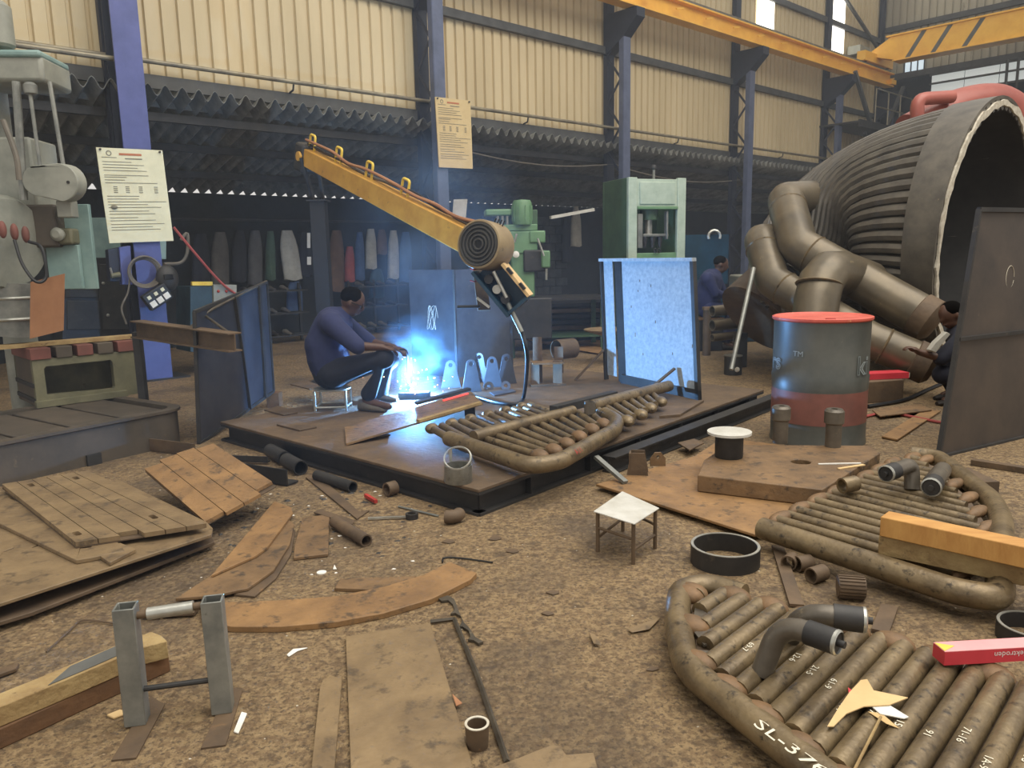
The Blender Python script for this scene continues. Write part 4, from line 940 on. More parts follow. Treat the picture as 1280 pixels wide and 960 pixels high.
# two dark plates behind the welder
q = [onplat(516, 467), onplat(571, 472), onplat(640, 462)]; hh = 1.12
sp2 = thing('folded_plate', 'upright grey blue folded steel plate behind the welding arc', 'plate', q[1])
for (a, b), nm in (((q[0], q[1]), 'left_leaf'), ((q[1], q[2]), 'right_leaf')):
    nn = (b - a).cross(UP).normalized(); nn = nn if nn.y < 0 else -nn
    MB().prism([a, b, b + UP * hh, a + UP * hh], -nn * .012).build(nm, 'steel_plate', sp2)
MB().bar(q[1] + V((0, -.004, 0)), q[1] + V((0, -.004, hh)), .02, .02, up=V((0, 1, 0))).build('fold_seam', 'steel_dark', sp2)
MB().bar(q[2], q[2] + UP * hh, .03, .03, up=V((0, 1, 0))).build('edge_bar', 'steel_dark', sp2)
nn = (q[1] - q[0]).cross(UP).normalized(); nn = nn if nn.y < 0 else -nn
for r, c0 in ((.08, .5),):
    p = q[0].lerp(q[1], c0) + UP * .62 + nn * .003
    MB().tube([p + (q[1] - q[0]).normalized() * (r * math.cos(a * .31) * (1 - a / 90)) + UP * (r * 1.6 * math.sin(a * .42)) for a in range(60)], .0016, 4).build('chalk_scribble', 'chalk', sp2)
# lugs
def lug(px, py, h, w_, rz, label, lean=0.0):
    c = onplat(px, py); x = V((math.cos(rz), math.sin(rz), 0)); y = V((-math.sin(rz), math.cos(rz), lean)).normalized(); u = x.cross(y).normalized(); u = u if u.z > 0 else -u
    r = w_ * .24; top = c + u * (h - r)
    out = [c - x * w_ / 2, c + x * w_ / 2] + [top + x * (r * math.cos(a)) + u * (r * math.sin(a)) for a in [PI * i / 8 for i in range(9)]]
    return tag(MB().prism(out, y * .018, [circ(top, r * .45, 12, x, u)]).build('lifting_lug', 'steel_plate', bevel=.002), label, 'lug', 'lifting lugs on the platform')
lug(590, 490, .31, .19, .25, 'lifting lug standing foremost of the row by the hose')
lug(616, 484, .30, .19, .05, 'lifting lug standing second from the foremost one')
lug(634, 480, .30, .2, .3, 'lifting lug standing close to the edge of the folded plate')
lug(600, 478, .30, .18, -.2, 'lifting lug standing behind the foremost ones')
lug(564, 485, .27, .2, .1, 'lifting lug standing nearest to the arc')
for x, y, lb2 in ((611, 487, 'at the foot of the foremost lug'), (632, 486, 'behind the thin plate offcut')):
    c = onplat(x, y) + UP * .028; MB_ = MB().lathe([(.045, 0), (.045, .02), (.02, .02), (.02, 0)], c, V((.2, -1, .35)), 16, True)
    tag(MB_.build('round_boss', 'steel_plate'), 'round washer boss leaning ' + lb2, 'boss')
plate('thin_offcut', [(612, 490), (640, 486), (645, 489), (618, 494)], PZ + .012, .011, 'steel_plate', 'thin plate offcut lying in front of the lugs', 'offcut')
# clamp frame right of the hose
c = onplat(682, 482); cf = thing('clamp_frame', 'rusty H shaped fixture standing on the platform', 'fixture', c)
for x, y_, z0, z1 in ((-.1, 0, 0, .22), (.12, .02, 0, .24), (-.07, .12, 0, .46), (.14, .14, .1, .36)): MB().bar(c + V((x, y_, z0)), c + V((x, y_, z1)), .09, .014, up=V((.3, 1, 0))).build('upright', 'rust_dark', cf)
MB().cuboid(c + V((.02, .05, .22)), V((.15, .02, 0)), V((-.01, .09, 0)), UP * .008).build('shelf_plate', 'rust', cf); MB().cuboid(c + V((.02, .0, .01)), V((.17, .02, 0)), V((-.01, .05, 0)), UP * .008).build('foot_plate', 'rust_dark', cf)
MB().pipe(c + V((.12, .22, .32)), c + V((.3, .34, .32)), .1, .09).build('clamp_drum', 'rust_dark', cf)
# tilted work plate
wa = onplat(433, 557, .003); wb = D(604, 506, 5.75); wv = V((-.12, .52, 0)); wc, wd_ = wb + wv, wa + wv
wp_ = thing('tilted_plate', 'rusty plate tilted up towards the arc in front of the welder', 'plate', wa)
nn = (wb - wa).cross(wd_ - wa).normalized(); nn = nn if nn.z > 0 else -nn
MB().prism([wa, wb, wc, wd_], nn * .014).build('plate', 'rust', wp_)
wm = (wb + wc) / 2 - (wb - wa) * .06; MB().bar(V((wm.x, wm.y, PZ)), wm - UP * .01, .08, .08, up=V((0, 1, 0))).build('prop', 'steel_black', wp_)
MB().bar(wa.lerp(wb, .5) + nn * .022, wa.lerp(wb, .98) + nn * .022, .04, .02).build('edge_timber', 'wood_old', wp_)
hp_ = wa.lerp(wc, .80) + nn * .026; hrod = (wc - wd_).normalized()
tag(MB().bar(hp_ + (wb - wa) * -.05, hp_ + (wb - wa) * .16, .02, .012).build('hot_strip', 'hot'), 'glowing red hot strip on the tilted plate', 'strip')
tag(MB().bar(hp_ + wv * .35 + (wb - wa) * -.25, hp_ + wv * .3 + (wb - wa) * .2, .06, .02).build('work_bar', 'steel_dark'), 'dark flat bar being welded on the tilted plate', 'bar')
# open tin at the platform corner
c = onplat(573, 602); tn2 = thing('open_tin', 'open bent tin standing near the platform corner', 'tin', c)
MB().lathe([(.078, 0), (.08, .005), (.078, .1), (.074, .1), (.074, .008), (.01, .008)], c, seg=24).build('can', 'tin', tn2)
rimc = c + V((0, 0, .1)); sl_ = []
MB().loft([[rimc + V((.08 * math.cos(a), .08 * math.sin(a), .035 + .045 * math.sin(a) + k)) for a in [2 * PI * i / 24 for i in range(24)]] for k in (0, .008)] + [[rimc + V((.072 * math.cos(a), .072 * math.sin(a), .035 + .045 * math.sin(a) + k)) for a in [2 * PI * i / 24 for i in range(24)]] for k in (.008, 0)], closed=True).build('bent_rim', 'bright_steel', tn2)
for a in (.4, 2.2, 3.6, 5.2): MB().bar(rimc + V((.076 * math.cos(a), .076 * math.sin(a), -.004)), rimc + V((.076 * math.cos(a), .076 * math.sin(a), .035 + .045 * math.sin(a))), .02, .004, up=V((math.cos(a), math.sin(a), 0))).build('side_strap', 'bright_steel', tn2)
# tube panel lying on the platform
tz = PZ + .075; rT, rH = .026, .05
t3 = thing('tube_panel', 'rusty tube panel with ball ends lying on the welding platform', 'tube panel', onplat(690, 540))
MB().tube(fillet([G(x, y, tz) for x, y in ((561, 548), (664, 583), (700, 577), (768, 538), (772, 526), (756, 517))], .1, 6), rH, 16).build('header_pipe', 'tube', t3)
s0_, s1_ = G(592, 546, tz + .03), G(826, 485, tz + .03)
MB().tube([s0_, s0_.lerp(s1_, .46)], .042, 14).build('spine_pipe', 'tube', t3); MB().tube([s0_.lerp(s1_, .56), s1_.lerp(s0_, -.06)], .048, 14).build('spine_pipe', 'tube', t3)
MB().bar(s0_.lerp(s1_, .38) + V((-.03, .03, .03)), s0_.lerp(s1_, .72) + V((-.03, .03, .03)), .07, .06).build('spine_block', 'steel_dark', t3)
ball_px = [(674, 570), (692, 563), (708, 555), (724, 546), (740, 537), (754, 530), (784, 526), (801, 518), (813, 510), (826, 502)]
for i, (x, y) in enumerate(ball_px):
    e = G(x, y, tz); f = s0_.lerp(s1_, .04 + i * .1); f = V((f.x, f.y, tz)); dd = (f - e)
    MB().tube([e + dd * .06, f + dd * .02], rT, 12).build('tube', 'tube', t3)
    if i < 9:
        f2 = f + dd * .02; MB().tube([(e + dd * .06).lerp(G(*ball_px[i + 1], tz), .5), (f + (s1_ - s0_) * .05)], rT, 12).build('tube', 'tube', t3)
    dn = dd.normalized(); MB().ball(e, 1, 14, 8, (.075, .052, .042), (dn, UP.cross(dn), UP)).build('ball_end', 'tube_rust' if i < 6 else 'tube', t3)
for i in range(12):
    f = s0_.lerp(s1_, -.05 + i * .042); f = V((f.x, f.y, tz)); e = f + V((-.02, .0, 0)) + (G(607, 520, tz) - G(640, 536, tz)) * 1.1
    MB().tube([f, e], rT, 12).build('tube', 'tube', t3)
    if i % 2 == 0: MB().ball(e, 1, 12, 6, (.05, .05, .04)).build('ball_end', 'tube', t3)
c = G(737, 517, tz + .02); MB().pipe(c, c + UP * .09, .04, .03).build('nozzle', 'tube_grey', t3)
c = G(712, 573, tz) + UP * (rH * .75); hd2 = (G(768, 538, tz) - G(700, 577, tz)).normalized(); hs2 = hd2.cross(UP)
text_mesh('A11', .075, 'red_paint', lambda x, y: c + hd2 * (x * .75) - hs2 * (-.05 + y * .5) * 1.0 + UP * (.016 - max(0, .045 - y) * .55), 'red_marking', t3)
tag(MB().prism([onplat(x, y, .02) for x, y in ((824, 520), (858, 505), (880, 500), (850, 518))], -UP * .018).build('wedge_plate', 'rust_dark'), 'wedge shaped plate between the ball ends and the lit panel', 'plate')
# ---------------------------------------------------------------- tall screen left of the welder
e0, e1 = G(249, 555), D(341, 479, 7.35); e1.z = PZ; f0 = D(243, 390, e0.y); f1 = D(333, 353, 7.35)
tag(MB().box(V((e1.x, e1.y + .02, 0)), .12, .12, e1.z - .014).build('screen_packer', 'wood_dark'), 'dark block propping the rear foot of the lit welding screen', 'packer')
ws = thing('welding_screen', 'steel screen left of the welder, partly lit blue', 'screen', e0)
nn = (e1 - e0).cross(f0 - e0).normalized(); nn = nn if nn.x > 0 else -nn
def wsp(u, v): return e0.lerp(e1, u).lerp(f0.lerp(f1, u), v)
MB().prism([e0, e1, f1, f0], -nn * .006).build('sheet', 'screen_blue', ws)
for a, b in ((e0, e1), (e1, f1), (f0, f1), (e0, f0)): MB().bar(a, b, .025, .025).build('frame_bar', 'steel_dark', ws)
MB().bar(wsp(.62, 0) + nn * .012, wsp(.48, 1) + nn * .012, .03, .02).build('cross_strip', 'steel_dark', ws)
MB().bar(wsp(.86, 0) + nn * .012, wsp(.86, 1) + nn * .012, .05, .02).build('cross_strip', 'steel_dark', ws)
ib0, ib1 = D(171, 411, 6.35), D(294, 428, 5.65)
ibeam('support_beam', ib0, ib1, .12, .14, 'rust_dark', parent=ws)
MB().tube(fillet([D(236, 411, 6.0), D(262, 388, 6.1), f1 + V((.0, 0, .01))], .08, 4), .012, 8).build('brace_rod', 'edge_steel', ws)
MB().cyl(D(254, 393, 6.1), D(292, 420, 5.7), .011, seg=8).build('brace_rod', 'edge_steel', ws)
MB().bar(D(171, 415, 6.4), D(171, 415, 6.4) * 1 - UP * (D(171, 415, 6.4).z), .06, .06, up=V((0, 1, 0))).build('beam_leg', 'steel_dark', ws)
# ---------------------------------------------------------------- wire feeder boom
mbase = V((D(401, 300, 8.7).x, 8.7, 0)); mtop = D(401, 252, 8.7).z
fb = thing('feeder_boom', 'yellow wire feeder boom on a dark mast above the welder', 'boom', mbase)
MB().bar(mbase, mbase + UP * mtop, .16, .16, up=V((0, 1, 0))).build('mast', 'steel_black', fb); MB().box(mbase + UP * mtop, .22, .22, .015).build('mast_head', 'steel_dark', fb)
MB().box(mbase + UP * PZ * 0, .45, .45, .02).build('mast_foot', 'steel_dark', fb)
bp0, bp1 = D(384, 196, 8.55), D(596, 306, 6.35); bd = (bp1 - bp0).normalized(); bs = bd.cross(UP).normalized(); bu = bs.cross(bd)
MB().loft([[bp0 + bs * (i * .07) + bu * (j * .09) for i, j in ((-1, -1), (1, -1), (1, 1), (-1, 1))], [bp1 + bs * (i * .07) + bu * (j * .105) for i, j in ((-1, -1), (1, -1), (1, 1), (-1, 1))]]).build('boom_arm', 'yellow_boom', fb, bevel=.008)
for sgn in (-1, 1): MB().bar(mbase + UP * (mtop + .015) + bs * (.06 * sgn), bp0 + bs * (.09 * sgn) + bd * .05, .03, .05).build('yoke', 'steel_dark', fb)
MB().cuboid(bp0 - bd * .04 - bu * .02, bd * .1, bs * .09, bu * .15).build('end_housing', 'steel_dark', fb, bevel=.03)
MB().cyl(bp0 - bs * .11, bp0 + bs * .11, .05, seg=14).build('pivot', 'yellow_boom', fb)
L_ = (bp1 - bp0).length
for k in (.03, .22, .42, .63):
    c = bp0 + bd * (L_ * k) + bu * .085
    MB().tube(fillet([c - bd * .055, c - bd * .055 + bu * .16, c + bd * .055 + bu * .16, c + bd * .055], .03, 4), .013, 8).build('cable_guide', 'yellow_bright', fb)
random.seed(4)
for j in range(3):
    MB().tube(smoothpath([bp0 + bd * (L_ * k) + bu * (.12 + .02 * j + random.uniform(-.015, .03)) + bs * (.03 * (j - 1)) for k in (0, .1, .2, .3, .4, .5, .6, .7, .8, .9, 1.0)], 4), .014, 6).build('cable_bundle', ['cable_grey', 'rubber', 'card_brown'][j], fb)
spc = D(607, 307, 6.05); sax = V((-.45, -.88, .1)).normalized()
wh = MB().lathe([(.03, -.13), (.185, -.13), (.19, -.12), (.19, .1), (.185, .115), (.172, .12), (.17, .112), (.02, .112)], spc, sax, 40).build('wire_spool', 'spool_side', fb)
for r in (.03, .06, .09, .12, .148): MB().lathe([(r, .113), (r + .004, .123), (r + .014, .123), (r + .018, .113)], spc, sax, 36).build('spool_ridge', 'ridge', wh)
MB().lathe([(.168, .112), (.168, .1125), (.01, .1125)], spc, sax, 36).build('spool_face', 'spool', wh)
for k in range(4): MB().cuboid(spc + V((.075 + .022 * k, .02, .18 - .006 * k)), V((.005, 0, 0)), V((0, .02, .0)), V((.012, 0, .025))).build('hook_mark', 'rubber', wh)
fc = D(628, 357, 6.05); fx = V((.62, -.1, -.78)).normalized(); fy = V((.16, .97, 0)).normalized(); fz = fx.cross(fy).normalized(); fz = fz if fz.z > 0 else -fz
MB().cuboid(fc - fz * .1, fx * .22, fy * .12, fz * .012).build('feeder_tray', 'feeder_blue', fb)
MB().cuboid(fc + fz * .0 + fy * .09, fx * .2, fy * .012, fz * .1).build('feeder_back', 'feeder_blue', fb)
MB().cuboid(fc + fx * .2, fx * .012, fy * .11, fz * .1).build('feeder_end', 'feeder_blue', fb)
fl_ = fc + fz * .12 + fx * .04; lid = MB().cuboid(fl_, fx * .16, fy * .11, fz * .012).build('feeder_lid', 'cardboard', fb)
for k in (-.08, .07): MB().cuboid(fl_ - fy * .1 + fx * k + fz * .012, fx * .03, fy * .03, fz * .01).build('latch', 'rubber', lid)
for k in (-.1, 0., .1): MB().cyl(fc + fx * k - fy * .08 - fz * .04, fc + fx * k + fy * .05 - fz * .04, .035, seg=14).build('drive_roll', ['steel_dark', 'bright_steel', 'steel_dark'][int(k * 10) + 1], fb)
MB().cyl(fc - fx * .12 - fy * .09 + fz * .03, fc + fx * .1 - fy * .09 - fz * .02, .014, seg=10).build('pressure_arm', 'bright_steel', fb)
MB().bar(bp1 - bu * .08 + bd * .02, D(605, 388, 6.15), .1, .03).build('hanger_plate', 'rust_dark', fb)
hb0 = D(600, 383, 6.1); MB().cyl(hb0 - V((.18, 0, 0)), hb0, .012, seg=8).build('side_handle', 'rubber', fb)
MB().bar(D(596, 372, 6.05), D(612, 384, 6.05), .05, .02).build('hose_clip', 'bright_steel', fb)
for yy, rr in ((336, 4), (351, 3)): MB().tube([D(588, yy, 6.12), D(592, yy + 1, 6.08), D(597, yy, 6.12)], .006, 6).build('red_tie', 'red_paint', fb)
MB().cyl(D(634, 378, 6.0), D(652, 415, 5.95), .02, seg=12).build('torch_sleeve', 'galv', fb)
hose = smoothpath([D(636, 384, 6.0), D(652, 415, 5.98), D(659, 448, 6.0), onplat(655, 498, .03) + V((0, .1, 0)), onplat(646, 505, .022), onplat(620, 503, .02), onplat(585, 494, .02), onplat(555, 497, .06)], 7)
MB().tube(hose, .017, 10).build('torch_hose', 'rubber', fb)
# ---------------------------------------------------------------- coil of scraps on the platform
for k, (x, y, s) in enumerate(((372, 530, 1.2), (352, 512, 1), (385, 480, 1), (470, 540, .9))):
    plate('platform_scrap', [(x - 22 * s, y), (x - 4, y - 5 * s), (x + 20 * s, y + 3), (x + 2, y + 6 * s)], PZ + .014, .012, 'rust_dark', ['flat rusty scrap on the platform near the channel edge', 'rusty scrap on the platform beside the lit screen', 'rusty scrap behind the welder stool', 'small rusty scrap below the tilted plate'][k], 'scrap')
# ================================================================ big drilling machine at the left
def sbox(parent, name, m, x0, y0, x1, y1, d, th, rz=0.0, bevel=.01):
    """box whose front covers the given pixels at depth d; th is its size away from the camera"""
    a, b = D(x0, y1, d), D(x1, y0, d); w_ = abs(b.x - a.x); h = abs(b.z - a.z); c = V(((a.x + b.x) / 2, d, min(a.z, b.z)))
    x = V((math.cos(rz), math.sin(rz), 0)); y = V((-math.sin(rz), math.cos(rz), 0))
    return MB().cuboid(c + y * th / 2 + UP * h / 2, x * w_ / 2, y * th / 2, UP * h / 2).build(name, m, parent, bevel=bevel)
rc1 = G(236, 553); rf_ = (rc1 - G(10, 606)).normalized(); rg = V((-rf_.y, rf_.x, 0))
rm = thing('drilling_machine', 'large old drilling machine with slotted bed at the edge of the shop', 'machine', V((rc1.x, rc1.y, 0)))
def R(f, g, z): return V((rc1.x, rc1.y, 0)) + rf_ * f + rg * g + UP * z
def rrect(f0, f1, g0, g1, r, z, n=5):
    out = []
    for cf, cg, a0 in ((f1 - r, g1 - r, 0), (f0 + r, g1 - r, PI / 2), (f0 + r, g0 + r, PI), (f1 - r, g0 + r, 1.5 * PI)):
        for i in range(n + 1): a = a0 + PI / 2 * i / n; out.append(R(cf + r * math.cos(a), cg + r * math.sin(a), z))
    return out
tz_ = .29
MB().loft([rrect(-2.6, 0, 0, 1.15, .16, 0), rrect(-2.6, 0, 0, 1.15, .16, tz_ - .03), rrect(-2.62, .02, -.02, 1.17, .17, tz_ - .02), rrect(-2.62, .02, -.02, 1.17, .17, tz_), rrect(-2.54, -.06, .06, 1.09, .12, tz_), rrect(-2.54, -.06, .06, 1.09, .12, .12)]).build('coolant_trough', 'machine_brown', rm)
for i in range(7):
    MB().cuboid(R(-.29 - i * .36, .58, .21), rf_ * .165, rg * .46, UP * .07).build('bed_slab', 'machine_brown', rm, bevel=.008)
for g in (.3,): MB().cuboid(R(-.75, .02, .04), rf_ * .05, rg * .04, UP * .04).build('foot_notch', 'coil_dark', rm)
# box table
q0, q1 = G(47, 509, .285), G(174, 492, .285); tf = (q1 - q0).normalized(); tg = V((-tf.y, tf.x, 0)); tl = (q1 - q0).length; th_ = .47
bt_ = thing('box_table', 'hollow box table with T slots standing on the machine bed', 'table', q0)
def T(f, g, z): return q0 + tf * f + tg * g + UP * z
wl_ = [(.12 * tl, .10), (.72 * tl, .08), (.74 * tl, .10), (.74 * tl, .27), (.72 * tl, .29), (.12 * tl, .29)]
MB().prism([T(0, 0, 0), T(tl, 0, 0), T(tl, 0, th_ - .09), T(0, 0, th_ - .09)], tg * .06, [[T(f, 0, z) for f, z in ((.10 * tl, .09), (.74 * tl, .07), (.76 * tl, .09), (.76 * tl, .30), (.74 * tl, .32), (.12 * tl, .32), (.10 * tl, .30))]]).build('front_wall', 'machine_olive', bt_)
MB().prism([T(0, .06, 0), T(0, .6, 0), T(0, .6, th_ - .09), T(0, .06, th_ - .09)], tf * .05).build('side_wall', 'machine_brown', bt_)
MB().prism([T(tl - .05, .06, 0), T(tl - .05, .6, 0), T(tl - .05, .6, th_ - .09), T(tl - .05, .06, th_ - .09)], tf * .05).build('side_wall', 'machine_olive', bt_)
MB().prism([T(0, .55, 0), T(tl, .55, 0), T(tl, .55, th_ - .09), T(0, .55, th_ - .09)], tg * .05).build('rear_wall', 'machine_olive', bt_)
for i in range(5):
    f0 = tl * i / 5 + (.018 if i else -.01); f1 = tl * (i + 1) / 5 - (.018 if i < 4 else -.01)
    MB().prism([T(f0, -.015, th_ - .09), T(f1, -.015, th_ - .09), T(f1, -.015, th_), T(f0, -.015, th_)], tg * .63).build('top_slab', 'primer_red' if i % 2 == 0 else 'machine_brown', bt_, bevel=.005)
for z in (.05, .17): MB().cuboid(T(-.006, .3, z), tf * .006, tg * .28, UP * .016).build('side_slot', 'coil_dark', bt_)
MB().cuboid(T(tl * .42, .0, -.0) - tg * .03 + UP * .025, tf * tl * .44, tg * .03, UP * .025).build('foot_rail', 'machine_olive', bt_)
tag(MB().bar(T(-.7, .2, th_ + .02), T(tl + .06, .15, th_ + .02), .14, .03).build('cover_board', 'wood_old'), 'long worn board lying on the slotted box table', 'board')
# column and head above
dm_ = 6.35
MB().cyl(V((D(10, 300, dm_ + .35).x, dm_ + .35, .1)), V((D(10, 300, dm_ + .35).x, dm_ + .35, 3.1)), .13, seg=28).build('main_column', 'machine_grey', rm)
sbox(rm, 'gear_housing', 'machine_grey', -60, 66, 48, 103, dm_ - .1, .5, .1, .03); sbox(rm, 'housing_top', 'machine_teal', -60, 60, 46, 72, dm_ - .12, .5, .1, .02)
MB().lathe([(.1, 0), (.12, .02), (.12, .3), (.08, .34)], D(-2, 60, dm_), UP, 20).build('drive_motor', 'machine_grey', rm)
for x0, x1, y0, y1, r in ((36, 50, 104, 208, .014), (62, 80, 102, 212, .016), (20, 30, 102, 250, .03)):
    MB().cyl(D(x0, y0, dm_ - .15), D(x1, y1, dm_ - .15), r, seg=10).build('feed_shaft', 'galv', rm)
MB().lathe([(.03, -.05), (.045, -.04), (.05, .02), (.03, .04)], D(38, 110, dm_ - .15), UP, 12).build('shaft_collar', 'galv', rm)
oc, oc2 = D(74, 228, dm_ - .2), D(46, 226, dm_ - .2)
out = [oc + V((math.cos(a), 0, math.sin(a))) * .145 for a in [-PI / 2 + PI * i / 12 for i in range(13)]] + [oc2 + V((math.cos(a) * .115, 0, math.sin(a) * .115)) for a in [PI / 2 + PI * i / 10 for i in range(11)]]
MB().prism(out, V((.02, .1, 0))).build('belt_cover', 'machine_grey', rm, bevel=.015)
MB().cyl(oc + V((.07, -.006, 0)), oc + V((.07, .01, 0)), .012, seg=10).build('cover_screw', 'coil_dark', rm)
sbox(rm, 'saddle', 'machine_grey', -40, 170, 34, 260, dm_ - .05, .45, .1, .02); sbox(rm, 'saddle_block', 'machine_brown', 30, 255, 66, 310, dm_ - .05, .3, .1, .02)
sbox(rm, 'side_panel', 'machine_teal', 64, 306, 96, 362, dm_ + .05, .05, .1, .005); sbox(rm, 'side_panel', 'machine_teal', 88, 255, 109, 362, dm_ + .12, .05, .1, .005)
sbox(rm, 'gear_knob_box', 'machine_olive', 64, 285, 88, 306, dm_ - .02, .2, .1, .02); MB().lathe([(.05, 0), (.055, .03), (.03, .05)], D(74, 293, dm_ - .03), V((0, -1, 0)), 16).build('knob', 'machine_grey', rm)
sbox(rm, 'meter_box', 'machine_grey', 72, 250, 88, 272, dm_ - .1, .12, .1, .01)
hub = D(-18, 305, dm_ - .25)
MB().lathe([(.1, -.42), (.34, -.4), (.37, -.36), (.37, -.06), (.34, .0), (.2, .03), (.02, .03)], hub + V((.18, 0, 0)), V((1, -.35, -.1)), 40).build('spindle_drum', 'machine_grey', rm)
for k, (x, y) in enumerate(((3, 287), (18, 290), (32, 293))):
    c = D(x, y, dm_ - .5 + .12 * k); MB().ball(c, 1, 14, 8, (.028, .03, .065)).build('drum_port', 'primer_red', rm)
MB().cyl(D(18, 352, dm_ - .1), D(18, 418, dm_ - .1), .19, .17, seg=28).build('quill', 'galv', rm)
for y in (372, 398): MB().lathe([(.19, -.012), (.2, 0), (.19, .012)], D(18, y, dm_ - .1), UP, 28).build('quill_ring', 'bright_steel', rm)
tag(MB().cuboid(D(59, 383, dm_ - .33), V((.135, 0, .03)), V((0, .004, .0)), V((.03, 0, .22))).build('cardboard_sheet', 'card_brown'), 'brown cardboard sheet hung on the drilling machine', 'cardboard')
MB().tube(smoothpath([D(18, 300, dm_ - .42), D(28, 330, dm_ - .45), D(45, 352, dm_ - .45), D(58, 345, dm_ - .4), D(52, 310, dm_ - .38), D(36, 302, dm_ - .36)], 6), .012, 8).build('coolant_hose', 'rubber', rm)
MB().tube(smoothpath([D(4, 150, dm_ - .3), D(20, 195, dm_ - .32), D(24, 225, dm_ - .32)], 5), .02, 8).build('oil_hose', 'cable_grey', rm)
# ---------------------------------------------------------------- on and behind the broad blue column
def wallthing(name, label, cat, px, m, b, th=.05, group=None):
    c = [WP(x, y, b) for x, y in px]; return tag(MB().prism(c, -WN * th).build(name, m, bevel=.006), label, cat, group)
cb = thing('tool_cabinet', 'dark steel cabinets with a pale teal panel behind the broad blue column', 'cabinet', W(-1.2, 1.2, 0))
def cbox(name, m, x0, y0, x1, y1, b, th, parent=cb): return MB().prism([WP(x, y, b) for x, y in ((x0, y0), (x1, y0), (x1, y1), (x0, y1))], -WN * th).build(name, m, parent, bevel=.006)
cbox('lower_body', 'steel_black', 78, 322, 168, 448, .9, .5); cbox('teal_panel', 'machine_teal', 100, 272, 208, 324, .92, .3); cbox('cabinet_door', 'steel_dark', 82, 330, 122, 372, .88, .02); cbox('cabinet_door', 'steel_dark', 84, 376, 130, 412, .88, .02); cbox('cabinet_door', 'steel_dark', 124, 330, 160, 412, .88, .02)
for x, y in ((129, 354), (135, 394)): MB().ball(WP(x, y, .86), .02).build('knob', 'bright_steel', cb)
sb_ = wallthing('switch_box', 'dark blue switch box marked with letters beside the column', 'switch box', [(135, 312), (149, 309), (152, 352), (138, 352)], 'blue_dark', -.02, .12)
wallthing('fuse_box', 'bright blue fuse box fixed on the broad blue column', 'fuse box', [(149, 309), (163, 307), (166, 356), (153, 356)], 'blue_paint', -.06, .1)
hk = thing('door_valve', 'small brass valve below the switch box', 'valve', WP(145, 345, -.05))
MB().cyl(WP(139, 345, -.05), WP(150, 343, -.05), .03, seg=10).build('body', 'machine_olive', hk); MB().cyl(WP(140, 342, -.06), WP(138, 335, -.08), .012, seg=8).build('lever', 'bright_steel', hk)
cc_ = WP(180, 340, -.12)
cw = thing('cable_coil', 'coil of grey cable hung on the broad blue column', 'cable', cc_)
for k in range(4): MB().tube([cc_ + WE * ((.15 + .012 * k) * math.cos(a)) + UP * ((.15 + .01 * k) * math.sin(a)) + WN * (.015 * k + .01 * math.sin(a * 2 + k)) for a in [2 * PI * i / 28 for i in range(28)]], .011, 6, closed=True).build('loop', 'cable_grey', cw)
MB().tube(smoothpath([cc_ - WE * .15, WP(160, 365, -.12), WP(152, 385, -.1), WP(158, 405, -.08)], 6), .011, 6).build('tail', 'cable_grey', cw)
pc = thing('push_button_station', 'push button box with white keys hanging on the column', 'control box', WP(195, 372, -.2))
pcc, pxx, pyy = WP(196, 371, -.2), (WE * .86 + UP * .5).normalized(), (UP * .86 - WE * .5).normalized()
MB().cuboid(pcc, pxx * .15, pyy * .1, WN * .05).build('case', 'steel_black', pc, bevel=.01)
for i in (-1, 0, 1):
    MB().cuboid(pcc + pxx * (.09 * i) - pyy * .04 + WN * .052, pxx * .034, pyy * .034, WN * .006).build('key', 'white', pc); MB().cuboid(pcc + pxx * (.09 * i) + pyy * .045 + WN * .052, pxx * .02, pyy * .02, WN * .004).build('key', 'board', pc)
wm_ = thing('welding_mask', 'dark grey welding mask hanging beside the push button box', 'mask', WP(211, 365, -.15))
MB().ball(WP(209, 348, -.15), 1, 16, 10, (.13, .1, .16), (WE, WN, UP)).build('shell', 'steel_dark', wm_); MB().cuboid(WP(207, 346, -.15) + WN * .09, WE * .05, WN * .02, UP * .03).build('visor', 'glass_dark', wm_)
wallthing('hook_plate', 'white hook on the teal panel beside the column', 'hook', [(193, 304), (200, 304), (200, 311), (193, 311)], 'white', .5, .03)
ow = thing('welding_source', 'dark teal welding power source with a yellow handle', 'welder unit', WP(262, 440, .2))
cbox('case', 'cloth_teal', 238, 358, 268, 440, .1, .5, ow); cbox('control_face', 'machine_grey', 267, 356, 296, 382, .05, .3, ow); cbox('yellow_handle', 'yellow_bright', 240, 352, 266, 357, .1, .05, ow); cbox('lower_case', 'blue_dark', 268, 383, 300, 440, .1, .4, ow)
for x in (273, 283): MB().ball(WP(x, 364, .04), .018).build('knob', 'red_paint', ow)
tag(MB().tube(smoothpath([WP(217, 284, -.05), WP(245, 318, -.05), WP(275, 352, 0), WP(298, 370, .05)], 5), .016, 6).build('red_cable', 'cable_red'), 'red cable dropping from the notice board to the welding source', 'cable')
tag(MB().tube(smoothpath([WP(226, 300, .1), WP(234, 292, .1), WP(234, 315, .1), WP(226, 328, .1), WP(205, 330, .0)], 5), .02, 6).build('cable_loop', 'cable_grey'), 'grey cable loop right of the pale notice board', 'cable')
